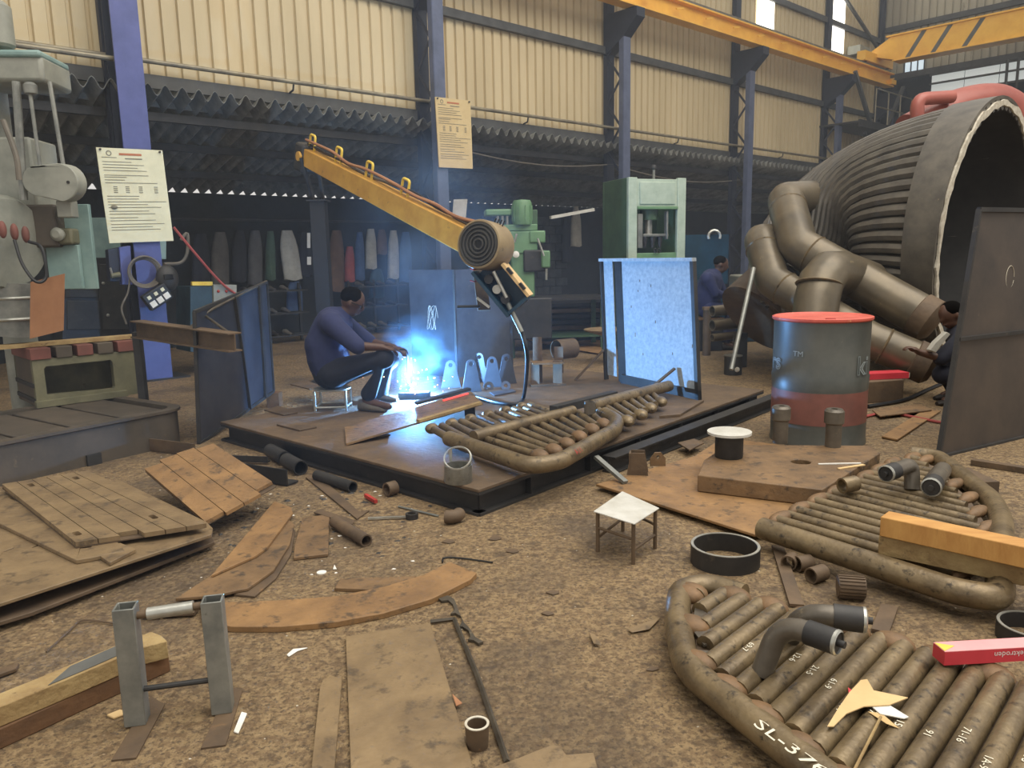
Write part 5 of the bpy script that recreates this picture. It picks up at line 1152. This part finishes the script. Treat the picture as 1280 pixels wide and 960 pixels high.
# ---------------------------------------------------------------- clothes along the back of the lean-to
CBK = 3.0
rl_ = tag(MB().cyl(W(1.0, CBK + .12, 2.08), W(9.0, CBK + .12, 2.08), .02, seg=8).build('clothes_rail', 'steel_dark'), 'long dark rail carrying the hanging work clothes', 'rail')
rl_['kind'] = 'thing'
def garment(x0, y0, x1, y1, m, label, cat='clothes', taper=.55, b=CBK, seed=0, skew=0.0):
    random.seed(seed + int(x0)); TL, TR, BL, BR = [WP(x, y, b) for x, y in ((x0, y0), (x1, y0), (x0, y1), (x1, y1))]
    rings = []; n = 20
    for i in range(7):
        v = i / 6; k = taper + (1 - taper) * min(1, v * 2.6) ** .7; c0 = ((TL + TR) / 2).lerp((BL + BR) / 2, v) + (TR - TL) * (skew * v); hw = (TR - TL).length / 2 * k
        ring_ = []
        for j in range(n):
            a = 2 * PI * j / n; fold = 1 + .22 * v * math.sin(5 * a + seed) ; ring_.append(c0 + WE * (hw * math.cos(a)) + WN * ((.05 + .05 * v) * math.sin(a) * fold) + UP * (.015 * math.sin(3 * a + i) if i == 6 else 0))
        rings.append(ring_)
    o = MB().loft(rings).build('work_garment', m, smooth=60); return tag(o, label, cat, 'clothes hanging in the lean-to')
GL = [(240, 292, 262, 360, 'cloth_dark', 'dark overalls hanging next to the yellow handled welding source'), (264, 290, 286, 356, 'cloth_grey', 'charcoal jacket hanging left of two dark coats'), (290, 288, 308, 352, 'cloth_dark', 'dark coat hanging in the middle of the left row'),
      (310, 288, 328, 356, 'cloth_grey', 'grey coat hanging left of the pale trousers'), (332, 289, 344, 350, 'cloth_green', 'dark green shirt hanging beside the pale trousers'), (347, 288, 370, 350, 'cloth_white', 'pale grey trousers hanging left of the dark mast'),
      (358, 352, 378, 392, 'cloth_blue', 'blue jeans hanging below the pale trousers'), (374, 290, 390, 345, 'cloth_dark', 'black jacket hanging against the dark mast'), (411, 288, 430, 364, 'cloth_brown', 'long brown coat hanging just right of the mast'),
      (431, 308, 443, 352, 'cloth_red', 'reddish brown shirt hanging beside the long brown coat'), (444, 290, 455, 350, 'cloth_blue', 'blue work shirt hanging left of the white shirt'), (457, 286, 470, 336, 'cloth_white', 'white and blue shirt hanging in the smoke'),
      (471, 287, 483, 318, 'cloth_brown', 'short tan cloth hanging beside the white shirt'), (485, 288, 498, 348, 'cloth_white', 'patterned white trousers hanging right of the tan cloth'), (500, 290, 514, 352, 'cloth_blue', 'navy overalls hanging at the end of the row'), (462, 336, 480, 372, 'cloth_teal', 'teal cloth hanging under the white shirt')]
for k, (x0, y0, x1, y1, m, lb) in enumerate(GL): garment(x0, y0, x1, y1, m, lb, seed=k, skew=.35 if k == 5 else 0)
garment(704, 262, 716, 328, 'cloth_dark', 'dark coat hanging on the block wall right of the green machine', b=3.2, seed=3, taper=.3); garment(714, 258, 726, 308, 'cloth_white', 'pale jacket hanging with the dark coat on the block wall', b=3.1, seed=9, taper=.3)
# shoe racks
def rack(label, x0, x1, yb, b, n, seed):
    p = WP(x0, yb, b); q = WP(x1, yb, b); p.z = q.z = 0; t = thing('shoe_rack', label, 'rack', p); L = (q - p).length; e = (q - p).normalized()
    for f in (0, L / 2, L): MB().bar(p + e * f - WN * .18, p + e * f - WN * .18 + UP * 1.0, .04, .04, up=WN).build('post', 'steel_dark', t)
    for z in (.12, .5, .88): MB().cuboid((p + q) / 2 + UP * z, e * L / 2, WN * .16, UP * .012).build('shelf', 'steel_dark', t)
    return p, e, L
def shoe(c, e, m, label, group, sc=1.0):
    f = WN; rings = []
    for k, (l, w_, h) in enumerate(((-.13, .03, .06), (-.12, .038, .085), (-.05, .042, .09), (.02, .044, .06), (.09, .042, .045), (.13, .02, .03))):
        rings.append([c + f * l * sc + e * (w_ * math.cos(a)) * sc + UP * (max(0, h * .5 + h * .5 * math.sin(a))) * sc for a in [2 * PI * i / 10 for i in range(10)]])
    return tag(MB().loft(rings).build('work_shoe', m), label, 'shoe', group)
for (x0, x1, yb, b, lb, grp, sd) in ((303, 384, 432, 2.7, 'dark shoe rack under the clothes left of the mast', 'shoes on the rack left of the mast', 1), (446, 506, 424, 2.75, 'dark shoe rack under the clothes behind the welder', 'shoes on the rack behind the welder', 2)):
    p, e, L = rack(lb, x0, x1, yb, b, 0, sd); random.seed(sd)
    for zi, z in enumerate((.133, .513, .893)):
        for i in range(max(3, int(L / .24))):
            shoe(p + e * (.12 + i * .23) + UP * z, e, random.choice(['shoe', 'shoe_dark', 'shoe_dark', 'cloth_grey']), 'worn work shoe on the %s shelf of the rack %s' % (['bottom', 'middle', 'top'][zi], grp.split('rack ')[1]), grp)
# wall plaques
for x0, y0, x1, y1, lb in ((384, 291, 388, 310, 'narrow white slip hanging beside the dark mast'), (384, 321, 389, 331, 'small white card below the narrow slip')):
    wallthing('paper_slip', lb, 'paper', [(x0, y0), (x1, y0), (x1, y1), (x0, y1)], 'white', 2.7, .006)
# ---------------------------------------------------------------- green press
pd = 11.2; pcx = D(806, 300, pd).x; prz = .36; px_ = V((math.cos(prz), math.sin(prz), 0)); py_ = V((-math.sin(prz), math.cos(prz), 0)); pb_ = V((pcx + .18, pd, 0))
gp = thing('hydraulic_press', 'green hydraulic frame press with pale crown behind the lit panel', 'press', pb_)
pztop = D(820, 222, pd).z
def PR(x, y, z): return pb_ + px_ * x + py_ * y + UP * z
def pbox(name, m, x0, x1, y0, y1, z0, z1, bevel=.008): return MB().cuboid(PR((x0 + x1) / 2, (y0 + y1) / 2, (z0 + z1) / 2), px_ * ((x1 - x0) / 2), py_ * ((y1 - y0) / 2), UP * ((z1 - z0) / 2)).build(name, m, gp, bevel=bevel)
pbox('upright', 'green_pale', -.47, -.33, 0, .06, 0, pztop); pbox('upright', 'green_pale', .33, .47, 0, .06, 0, pztop)
pbox('side_plate', 'green_dark', -.47, -.44, .06, .75, 0, pztop); pbox('side_plate', 'green', .44, .47, .06, .75, 0, pztop); pbox('rear_plate', 'green_dark', -.47, .47, .75, .79, 0, pztop)
pbox('crown', 'green_pale', -.33, .33, .01, .5, pztop - .40, pztop - .02); pbox('crown_plate', 'green_pale', -.29, .29, -.006, .02, pztop - .37, pztop - .06)
pbox('bed', 'green', -.33, .33, .02, .5, .2, pztop - 1.05); pbox('crown_lip', 'green', -.33, .33, -.02, .04, pztop - .44, pztop - .40)
MB().cyl(PR(-.03, .2, pztop - .44), PR(-.03, .2, pztop - .58), .13, seg=22).build('cylinder', 'green_dark', gp); MB().cyl(PR(-.03, .2, pztop - .58), PR(-.03, .2, pztop - .78), .055, seg=16).build('ram', 'bright_steel', gp)
pbox('platen', 'galv', -.2, .22, .05, .35, pztop - .82, pztop - .78); pbox('slide_bar', 'galv', -.3, -.22, .03, .12, pztop - .98, pztop - .5); pbox('slide_bar', 'galv', .17, .2, .03, .1, pztop - .86, pztop - .46)
for x in (-.15, -.02, .1): MB().cyl(PR(x, .1, pztop - .82), PR(x, .1, pztop - .98), .045, .02, seg=10).build('die_tooth', 'steel_dark', gp)
MB().cyl(PR(.05, .2, pztop), PR(.05, .2, pztop + .16), .02, seg=8).build('top_valve', 'galv', gp); MB().ball(PR(.05, .2, pztop + .16), .04).build('valve_wheel', 'steel_dark', gp)
for x in (-.03, .02): MB().tube([PR(x + .03 * math.cos(a), -.01, pztop - 1.02 + .03 * math.sin(a)) for a in [2 * PI * i / 12 for i in range(12)]], .007, 6, closed=True).build('chain_link', 'coil_dark', gp)
# ---------------------------------------------------------------- green drilling machine behind the feeder
gd = thing('pillar_drill', 'green pillar drilling machine with upright motor behind the wire feeder', 'machine', V((D(650, 300, 10.4).x, 10.4, 0)))
d_ = 10.4
MB().cyl(V((D(630, 300, d_ + .2).x, d_ + .2, 0)), V((D(630, 300, d_ + .2).x, d_ + .2, 2.0)), .12, seg=22).build('pillar', 'green_dark', gd)
MB().lathe([(.02, 0), (.12, .0), (.13, .02), (.13, .28), (.11, .32), (.02, .33)], V((D(653, 281, d_).x, d_ + .05, D(653, 281, d_).z)), UP, 24).build('motor', 'green', gd)
for k in range(10):
    a = 2 * PI * k / 10; c = V((D(653, 281, d_).x, d_ + .05, D(653, 281, d_).z + .05)); o = V((math.cos(a), math.sin(a), 0)); MB().bar(c + o * .13, c + o * .13 + UP * .2, .012, .02, up=o).build('cooling_fin', 'green', gd)
sbox(gd, 'head_casting', 'green', 628, 288, 672, 318, d_, .35, .1, .02); sbox(gd, 'head_lower', 'green', 640, 310, 668, 372, d_ + .02, .3, .1, .02); sbox(gd, 'arm_casting', 'green', 662, 288, 682, 304, d_, .3, .1, .02)
sbox(gd, 'belt_guard', 'green', 607, 261, 640, 270, d_, .35, .1, .02); sbox(gd, 'motor_plate', 'green', 630, 280, 672, 289, d_, .35, .1, .01); sbox(gd, 'back_rail', 'green_dark', 664, 262, 672, 290, d_ + .1, .2, .1, .01)
sbox(gd, 'table_casting', 'steel_dark', 655, 312, 682, 340, d_ - .02, .3, .1, .02); sbox(gd, 'gear_box', 'green', 677, 313, 688, 335, d_ - .05, .2, .1, .02); sbox(gd, 'base_block', 'steel_dark', 640, 372, 690, 425, d_, .4, .1, .02)
for x0, y0, x1, y1 in ((646, 292, 643, 303), (672, 298, 680, 320)): MB().cyl(D(x0, y0, d_ - .1), D(x1, y1, d_ - .1), .014, seg=8).build('lever', 'bright_steel', gd)
MB().lathe([(.04, 0), (.045, .03), (.02, .04)], D(645, 318, d_ - .05), V((0, -1, 0)), 14).build('dial', 'white', gd)
for x in (622, 628, 634): MB().cyl(D(x, 270, d_), D(x, 290, d_), .018, seg=8).build('guard_post', 'galv', gd)
MB().cyl(D(683, 336, d_ - .1), D(683, 350, d_ - .1), .015, seg=8).build('spindle', 'bright_steel', gd)
tag(MB().cuboid(D(574, 270, 12.6), V((.11, .0, -.0)), V((0, .01, 0)), V((.03, 0, .26))).build('pale_plate', 'white_plate'), 'pale plate leaning on the column under the tan notice board', 'plate')
sh_ = D(720, 236, 13.0)
tag(MB().bar(D(688, 272, 13.2), D(742, 262, 13.6), .06, .05).build('pale_pipe', 'white_plate'), 'pale bar above the block wall beside the hanging coats', 'bar')
# ================================================================ people
def capsule(mb, pts, rs, seg=14):
    pts = [V(p) for p in pts]; mb.tube(pts, list(rs), seg)
    for p, r in ((pts[0], rs[0]), (pts[-1], rs[-1])): mb.ball(p, r * .99, seg, 8)
    for p, r in zip(pts[1:-1], rs[1:-1]): mb.ball(p, r * 1.0, seg, 8)
    return mb
def fuse(o, vox, it=5):
    r = o.modifiers.new('fuse', 'REMESH'); r.mode = 'VOXEL'; r.voxel_size = vox; r.use_smooth_shade = True
    s = o.modifiers.new('relax', 'SMOOTH'); s.factor = .5; s.iterations = it
    return o
def hand(mb, wrist, fwd, up, side, curl=.8, grip=None):
    """palm, four fingers of different length and a thumb; side = thumb side"""
    f, u, s = V(fwd).normalized(), V(up).normalized(), V(side).normalized()
    palm = V(wrist) + f * .05
    mb.cuboid(palm, f * .045, s * .04, u * .013); mb.ball(palm, .03, 10, 6, (1.3, 1.3, .8))
    for i, (o, l) in enumerate(((.032, .075), (.011, .085), (-.011, .08), (-.031, .062))):
        p0 = palm + f * .035 + s * o; d1 = (f * math.cos(curl * .5) - u * math.sin(curl * .5)); d2 = (f * math.cos(curl * 1.3) - u * math.sin(curl * 1.3)); d3 = (f * math.cos(curl * 2.0) - u * math.sin(curl * 2.0))
        p1 = p0 + d1 * l * .45; p2 = p1 + d2 * l * .32; p3 = p2 + d3 * l * .25
        mb.tube([p0, p1, p2, p3], [.0098, .0092, .0086, .007], 8)
    t0 = palm - f * .02 + s * .035; t1 = t0 + (s * .7 + f * .7) * .04; t2 = t1 + (f * .95 - u * .3) * .03
    mb.tube([t0, t1, t2], [.0125, .0105, .0085], 8)
def head(mb, c, face, up, r=.098):
    f, u = V(face).normalized(), V(up).normalized(); s = f.cross(u).normalized(); u = s.cross(f)
    ax = (f, s, u)
    mb.ball(c + u * .02, r, 18, 12, (1.02, .80, 1.05), ax); mb.ball(c - u * .045 + f * .02, r * .8, 16, 10, (.86, .74, .92), ax)   # skull, jaw
    mb.ball(c + f * .1 - u * .015, .018, 8, 6, (1.1, .8, 1.4), ax); mb.ball(c + f * .085 - u * .06, .024, 8, 6, (.7, 1.1, .4), ax)           # nose, lips
    mb.ball(c + f * .072 + u * .028, .05, 10, 6, (.5, 1.1, .22), ax)                                                                      # brow
    for k in (-1, 1): mb.ball(c + s * (k * .083) - f * .008 - u * .005, .03, 8, 6, (.6, .28, 1.0), ax)                                     # ears
    return ax
def person(label, loc, J, shirt, trousers, shoes, cap=None, glasses=False, vox=.010, sleeve=1.0, hair=True, curl=.9):
    """J: joints in world space"""
    t = thing('person', label, 'person', loc)
    b = MB(); ax = head(b, J['head'], J['face'], J['headup'])
    capsule(b, [J['chest'], J['neck'], J['head'] - ax[2] * .05], [.10, .058, .055])
    capsule(b, [J['pelvis'], J['spine'], J['chest']], [.13, .125, .135])
    for k in 'RL':
        capsule(b, [J['chest'].lerp(J['sh' + k], .6), J['sh' + k], J['el' + k], J['wr' + k]], [.08, .066, .044, .029])
        f = (J['hd' + k] - J['wr' + k]).normalized(); sd = V((0, -1, 0)) if k == 'R' else V((0, 1, 0)); u = J.get('hu' + k, UP); u = (u - f * u.dot(f)).normalized(); sd = f.cross(u); hand(b, J['wr' + k], f, u, sd * (1 if k == 'R' else -1), curl)
        capsule(b, [J['pelvis'].lerp(J['hp' + k], .8), J['hp' + k], J['kn' + k], J['an' + k]], [.10, .092, .06, .04])
        capsule(b, [J['an' + k] - UP * .02, J['to' + k]], [.038, .03])
    body = fuse(b.build('body', 'skin', t, smooth=60), vox, 3)
    c = MB(); capsule(c, [J['pelvis'] + UP * .03, J['pelvis'].lerp(J['spine'], .5), J['spine'], J['chest']], [.175, .18, .178, .165])
    capsule(c, [J['chest'], J['chest'].lerp(J['neck'], .75)], [.14, .085])
    for k in 'RL':
        e = J['el' + k].lerp(J['wr' + k], sleeve)
        capsule(c, [J['chest'].lerp(J['sh' + k], .5), J['sh' + k], J['el' + k], e] if sleeve > .05 else [J['chest'].lerp(J['sh' + k], .5), J['sh' + k], J['el' + k]], [.125, .095, .068, .05][:4 if sleeve > .05 else 3])
    s = c.build('shirt', shirt, t, smooth=60); fuse(s, .013, 4)
    tr = MB(); capsule(tr, [J['pelvis'] - UP * .01, J['pelvis'].lerp(J['spine'], .35)], [.165, .158])
    for k in 'RL': capsule(tr, [J['pelvis'].lerp(J['hp' + k], .7), J['hp' + k], J['kn' + k], J['kn' + k].lerp(J['an' + k], .86)], [.135, .122, .088, .07])
    fuse(tr.build('trousers', trousers, t, smooth=60), .013, 4)
    for k in 'RL':
        f = (J['to' + k] - J['an' + k]); f.z = 0; f.normalize(); sd = f.cross(UP); z = J.get('floor', 0); a = V((J['an' + k].x, J['an' + k].y, z)); rg_ = []
        for l, w_, h in ((-.075, .03, .07), (-.06, .042, .095), (.0, .044, .10), (.06, .047, .07), (.13, .047, .055), (.18, .03, .035)): rg_.append([a + f * l + sd * (w_ * math.cos(q)) + UP * (h * .5 + h * .5 * math.sin(q)) for q in [2 * PI * i / 12 for i in range(12)]])
        MB().loft(rg_).build('shoe', shoes, t, smooth=60)
    f, sdir, u = ax
    if hair:
        h = MB(); h.ball(J['head'] + u * .042 - f * .016, .1, 18, 10, (1.0, .86, .86), ax); fuse(h.build('hair', 'hair', t, smooth=60), .01, 3)
    if cap: MB().ball(J['head'] + u * .075 - f * .01, .1, 16, 8, (1.05, .9, .5), ax).build('cap', cap, t, smooth=60)
    if glasses:
        for k in (-1, 1): MB().tube([J['head'] + f * .092 + sdir * (.034 * k + .024 * math.cos(q)) + u * (.008 + .02 * math.sin(q)) for q in [2 * PI * i / 12 for i in range(12)]], .004, 5, closed=True).build('spectacle_rim', 'glass_dark', t)
        for k in (-1, 1): MB().cyl(J['head'] + f * .088 + sdir * (.058 * k) + u * .01, J['head'] - f * .005 + sdir * (.084 * k) + u * .01, .004, seg=5).build('spectacle_arm', 'glass_dark', t)
    return t
zp = PZ
Jw = dict(pelvis=D(414, 462, 6.42), spine=D(407, 432, 6.42), chest=D(417, 407, 6.42), neck=D(431, 391, 6.42), head=D(440, 378, 6.42), face=V((.86, .1, -.42)), headup=V((.42, 0, .9)),
          shR=D(413, 404, 6.24), elR=D(447, 433, 6.12), wrR=D(478, 434, 6.16), hdR=D(494, 438, 6.2), shL=D(425, 402, 6.60), elL=D(462, 428, 6.68), wrL=D(492, 434, 6.55), hdL=D(508, 440, 6.48),
          hpR=D(417, 466, 6.32), knR=D(480, 448, 6.2), anR=D(458, 499, 6.28), toR=D(486, 508, 6.2), hpL=D(417, 466, 6.52), knL=D(487, 450, 6.72), anL=D(474, 497, 6.72), toL=D(500, 506, 6.66), floor=zp)
person('seated welder in navy shirt bending over the arc', V((Jw['pelvis'].x, Jw['pelvis'].y, zp)), Jw, 'cloth_navy', 'cloth_dark', 'shoe', glasses=True, sleeve=.0, curl=.7)
# stool under him
sc0 = V((Jw['pelvis'].x, Jw['pelvis'].y, zp)); zs = Jw['pelvis'].z - .155
ws_ = thing('welder_stool', 'round rod legged stool under the seated welder', 'stool', sc0)
MB().lathe([(.15, zs - zp - .012), (.155, zs - zp - .006), (.155, zs - zp), (.02, zs - zp)], sc0, seg=24).build('seat', 'bright_steel', ws_)
lg = [sc0 + V((x * .13, y * .1, 0)) for x, y in ((-1, -1), (1, -1), (1, 1), (-1, 1))]
for p in lg: MB().cyl(p, p + UP * (zs - zp - .01), .011, seg=8).build('leg', 'bright_steel', ws_)
for i in range(4): MB().cyl(lg[i - 1] + UP * .03, lg[i] + UP * .03, .009, seg=8).build('stretcher', 'bright_steel', ws_)
# welding torch in his hand
arc = D(515, 489, 6.81)
tag(MB().prism([V((arc.x + x, arc.y + y, PZ)) for x, y in ((-.12, -.05), (.16, -.06), (.16, .06), (-.12, .05))], UP * (arc.z - PZ - .006)).build('work_block', 'steel_dark', bevel=.006), 'dark steel block under the welding arc', 'block')
tq = D(509, 441, 6.45)
tw = thing('welding_torch', 'welding torch held by the welder pointing down at the arc', 'torch', tq)
MB().tube(smoothpath([tq + V((-.06, 0, .03)), tq, arc + V((-.03, -.01, .12)), arc + V((-.01, 0, .04))], 5), .009, 8).build('torch_neck', 'steel_dark', tw)
MB().cyl(arc + V((-.012, 0, .05)), arc + V((-.004, 0, .018)), .011, .008, seg=10).build('nozzle', 'bright_steel', tw)
# worker at the machine far behind
d9 = 11.0
Jb = dict(pelvis=D(886, 384, d9), spine=D(884, 366, d9), chest=D(889, 350, d9), neck=D(896, 340, d9), head=D(901, 331, d9), face=V((.9, -.2, -.2)), headup=V((.2, 0, 1)),
          shR=D(884, 348, d9 - .19), elR=D(894, 366, d9 - .2), wrR=D(908, 370, d9 - .1), hdR=D(915, 371, d9 - .1), shL=D(894, 348, d9 + .19), elL=D(904, 366, d9 + .2), wrL=D(914, 368, d9 + .1), hdL=D(921, 369, d9 + .1),
          hpR=D(888, 386, d9 - .1), knR=D(914, 388, d9 - .12), anR=D(908, 418, d9 - .1), toR=D(920, 422, d9 - .1), hpL=D(888, 386, d9 + .1), knL=D(916, 388, d9 + .12), anL=D(912, 418, d9 + .1), toL=D(922, 422, d9 + .1), floor=0)
for k in 'RL': Jb['an' + k].z = .1; Jb['to' + k].z = .05
person('worker in blue overalls seated at the machine behind the lit panel', V((Jb['pelvis'].x, d9, 0)), Jb, 'cloth_navy', 'cloth_navy', 'shoe_dark', sleeve=.9, vox=.013)
sb0 = V((Jb['pelvis'].x, d9, 0)); st_ = thing('work_stool', 'dark box stool under the worker at the machine', 'stool', sb0)
MB().box(sb0, .34, .3, Jb['pelvis'].z - .17).build('box', 'steel_black', st_, bevel=.01); MB().box(sb0 + UP * (Jb['pelvis'].z - .17), .36, .32, .03).build('seat_board', 'wood_dark', st_)
# worker crouching behind the dark screen
dx_ = 6.9
Jc = dict(pelvis=D(1222, 462, dx_ + .1), spine=D(1216, 438, dx_ + .05), chest=D(1206, 420, dx_), neck=D(1196, 406, dx_), head=D(1188, 394, dx_), face=V((-.9, -.15, -.35)), headup=V((-.35, 0, .93)),
          shR=D(1204, 424, dx_ + .2), elR=D(1200, 452, dx_ + .25), wrR=D(1184, 462, dx_ + .2), hdR=D(1176, 468, dx_ + .2), shL=D(1202, 428, dx_ - .18), elL=D(1176, 448, dx_ - .2), wrL=D(1148, 440, dx_ - .2), hdL=D(1131, 431, dx_ - .2),
          hpR=D(1220, 466, dx_ + .2), knR=D(1180, 462, dx_ + .2), anR=D(1192, 500, dx_ + .1), toR=D(1178, 506, dx_ + .1), hpL=D(1220, 468, dx_ - .05), knL=D(1178, 468, dx_ - .15), anL=D(1196, 505, dx_ - .15), toL=D(1180, 510, dx_ - .15), floor=0)
for k in 'RL': Jc['an' + k].z = .1; Jc['to' + k].z = .05
cp = person('worker in dark clothes crouching behind the brown screen, one arm reaching out', V((Jc['pelvis'].x, Jc['pelvis'].y, 0)), Jc, 'cloth_dark', 'cloth_dark', 'shoe_dark', sleeve=.12, vox=.012)
tag(MB().prism([D(x, y, dx_ - .27) for x, y in ((1163, 438), (1170, 428), (1184, 415), (1188, 418), (1178, 430), (1170, 441))], V((0, .07, 0))).build('white_rag', 'cloth_white', bevel=.004), 'white rag on the arm of the crouching worker', 'rag')
# ================================================================ arc, sparks, smoke
MB().ball(arc + UP * .012, .016, 12, 8).build('welding_arc', 'arc'); tag(bpy.data.objects['welding_arc'], 'blinding blue white welding arc in front of the welder', 'arc')
al = bpy.data.lights.new('arc_light', 'POINT'); al.energy = 330; al.color = (.19, .48, 1.0); al.shadow_soft_size = .02
ao = bpy.data.objects.new('arc_light', al); COL.objects.link(ao); ao.location = arc + UP * .06
random.seed(21); mb = MB()
for k in range(45):
    a = random.uniform(0, 2 * PI); r = abs(random.gauss(0, .22)); h = abs(random.gauss(0, .12)) if random.random() < .6 else random.uniform(0, .3)
    p = arc + V((r * math.cos(a), r * math.sin(a) * .7, h)); mb.ball(p, random.uniform(.002, .005), 5, 4)
so = mb.build('sparks', 'spark', smooth=0); tag(so, 'orange sparks flying around the welding arc', 'sparks', kind='stuff')
def smoke(name, label, c, sx, sy, sz, dens, col, scale, fall=1.0):
    mb = MB().ball(c, 1, 24, 16, (sx, sy, sz)); o = mb.build(name, 'white'); tag(o, label, 'smoke', kind='stuff')
    m = bpy.data.materials.new(name); m.use_nodes = True; N = m.node_tree.nodes; L = m.node_tree.links; N.remove(N['Principled BSDF'])
    vs = N.new('ShaderNodeVolumeScatter'); vs.inputs['Color'].default_value = (*col, 1); vs.inputs['Anisotropy'].default_value = .1
    L.new(vs.outputs[0], N['Material Output'].inputs['Volume'])
    tc = N.new('ShaderNodeTexCoord'); g = N.new('ShaderNodeMapping'); L.new(tc.outputs['Generated'], g.inputs['Vector']); g.inputs['Location'].default_value = (-1, -1, -1); g.inputs['Scale'].default_value = (2, 2, 2)
    ln = N.new('ShaderNodeVectorMath'); ln.operation = 'LENGTH'; L.new(g.outputs[0], ln.inputs[0])
    mr = N.new('ShaderNodeMapRange'); mr.inputs[1].default_value = 1.0; mr.inputs[2].default_value = .1; mr.inputs[3].default_value = 0; mr.inputs[4].default_value = 1; L.new(ln.outputs['Value'], mr.inputs[0])
    nz = N.new('ShaderNodeTexNoise'); nz.inputs['Scale'].default_value = scale; nz.inputs['Detail'].default_value = 4; L.new(tc.outputs['Object'], nz.inputs['Vector'])
    m2 = N.new('ShaderNodeMapRange'); m2.inputs[1].default_value = .42; m2.inputs[2].default_value = .68; L.new(nz.outputs['Fac'], m2.inputs[0])
    mu = N.new('ShaderNodeMath'); mu.operation = 'MULTIPLY'; L.new(mr.outputs[0], mu.inputs[0]); L.new(m2.outputs[0], mu.inputs[1])
    m3 = N.new('ShaderNodeMath'); m3.operation = 'MULTIPLY'; L.new(mu.outputs[0], m3.inputs[0]); m3.inputs[1].default_value = dens; L.new(m3.outputs[0], vs.inputs['Density'])
    o.data.materials.clear(); o.data.materials.append(m); return o
smoke('welding_smoke', 'puff of smoke coloured with the arc light blue, rising straight from the welding arc', arc + V((.06, .1, .3)), .42, .35, .42, 1.7, (.30, .62, 1), 6)  # blue scatter colour carries the tint of the arc light
smoke('drifting_smoke', 'thin smoke coloured with the arc light blue, drifting up behind the welder and boom', V((arc.x + .15, arc.y + 1.5, 1.55)), 1.1, .9, 1.45, .6, (.35, .6, 1), 1.6)  # arc light's blue is put into this smoke's colour too
# ================================================================ litter and haze
def chips(name, label, mats, n, area, seed, zf=0.0, big=.014):
    random.seed(seed); mb = MB()
    for k in range(n):
        x, y = random.uniform(*area[0]), random.uniform(*area[1]); r = random.uniform(.003, big) * (.5 + .12 * y); c = V((x, y, zf)); a0 = random.uniform(0, 6)
        pts = [c + V((math.cos(a0 + i * 2 * PI / 5) * r * random.uniform(.5, 1.3), math.sin(a0 + i * 2 * PI / 5) * r * random.uniform(.3, 1), 0)) for i in range(5)]
        top = c + UP * r * random.uniform(.15, .5); mb.add(pts + [top], [(i, (i + 1) % 5, 5) for i in range(5)])
    o = mb.build(name, mats, smooth=0); return tag(o, label, 'litter', kind='stuff')
chips('floor_chips', 'scattered dark metal chips and dirt on the workshop floor', 'rust_dark', 2600, ((-3.2, 3.6), (1.6, 7.5)), 1)
chips('pale_chips', 'scattered pale slag crumbs on the workshop floor', 'cut_edge', 260, ((-2.6, 3.2), (1.6, 6.5)), 2, big=.007)
chips('floor_grit', 'scattered tan grit on the workshop floor', 'rust_tan', 2200, ((-2.8, 3.2), (1.6, 6)), 3, big=.012)
chips('scrap_bits', 'small dark scrap bits strewn between the brown plates and the platform', 'steel_dark', 150, ((-1.9, -.35), (3.5, 5.2)), 5, big=.028)
chips('paper_bits', 'white paper bits strewn between the brown plates and the platform', 'white', 40, ((-1.8, -.4), (3.3, 5.0)), 6, big=.014)
# thin workshop haze towards the back
hz = MB().cuboid(W(7, -2.2, 4.2), WE * 13.8, WN * 5.2, UP * 4.15).build('workshop_haze', 'white'); tag(hz, 'thin grey welding haze hanging in the back of the hall', 'haze', kind='stuff')
hm = bpy.data.materials.new('haze'); hm.use_nodes = True; N = hm.node_tree.nodes; N.remove(N['Principled BSDF'])
vs = N.new('ShaderNodeVolumeScatter'); vs.inputs['Color'].default_value = (.86, .92, 1, 1); vs.inputs['Density'].default_value = .0065; vs.inputs['Anisotropy'].default_value = .2
hm.node_tree.links.new(vs.outputs[0], N['Material Output'].inputs['Volume']); hz.data.materials.clear(); hz.data.materials.append(hm)
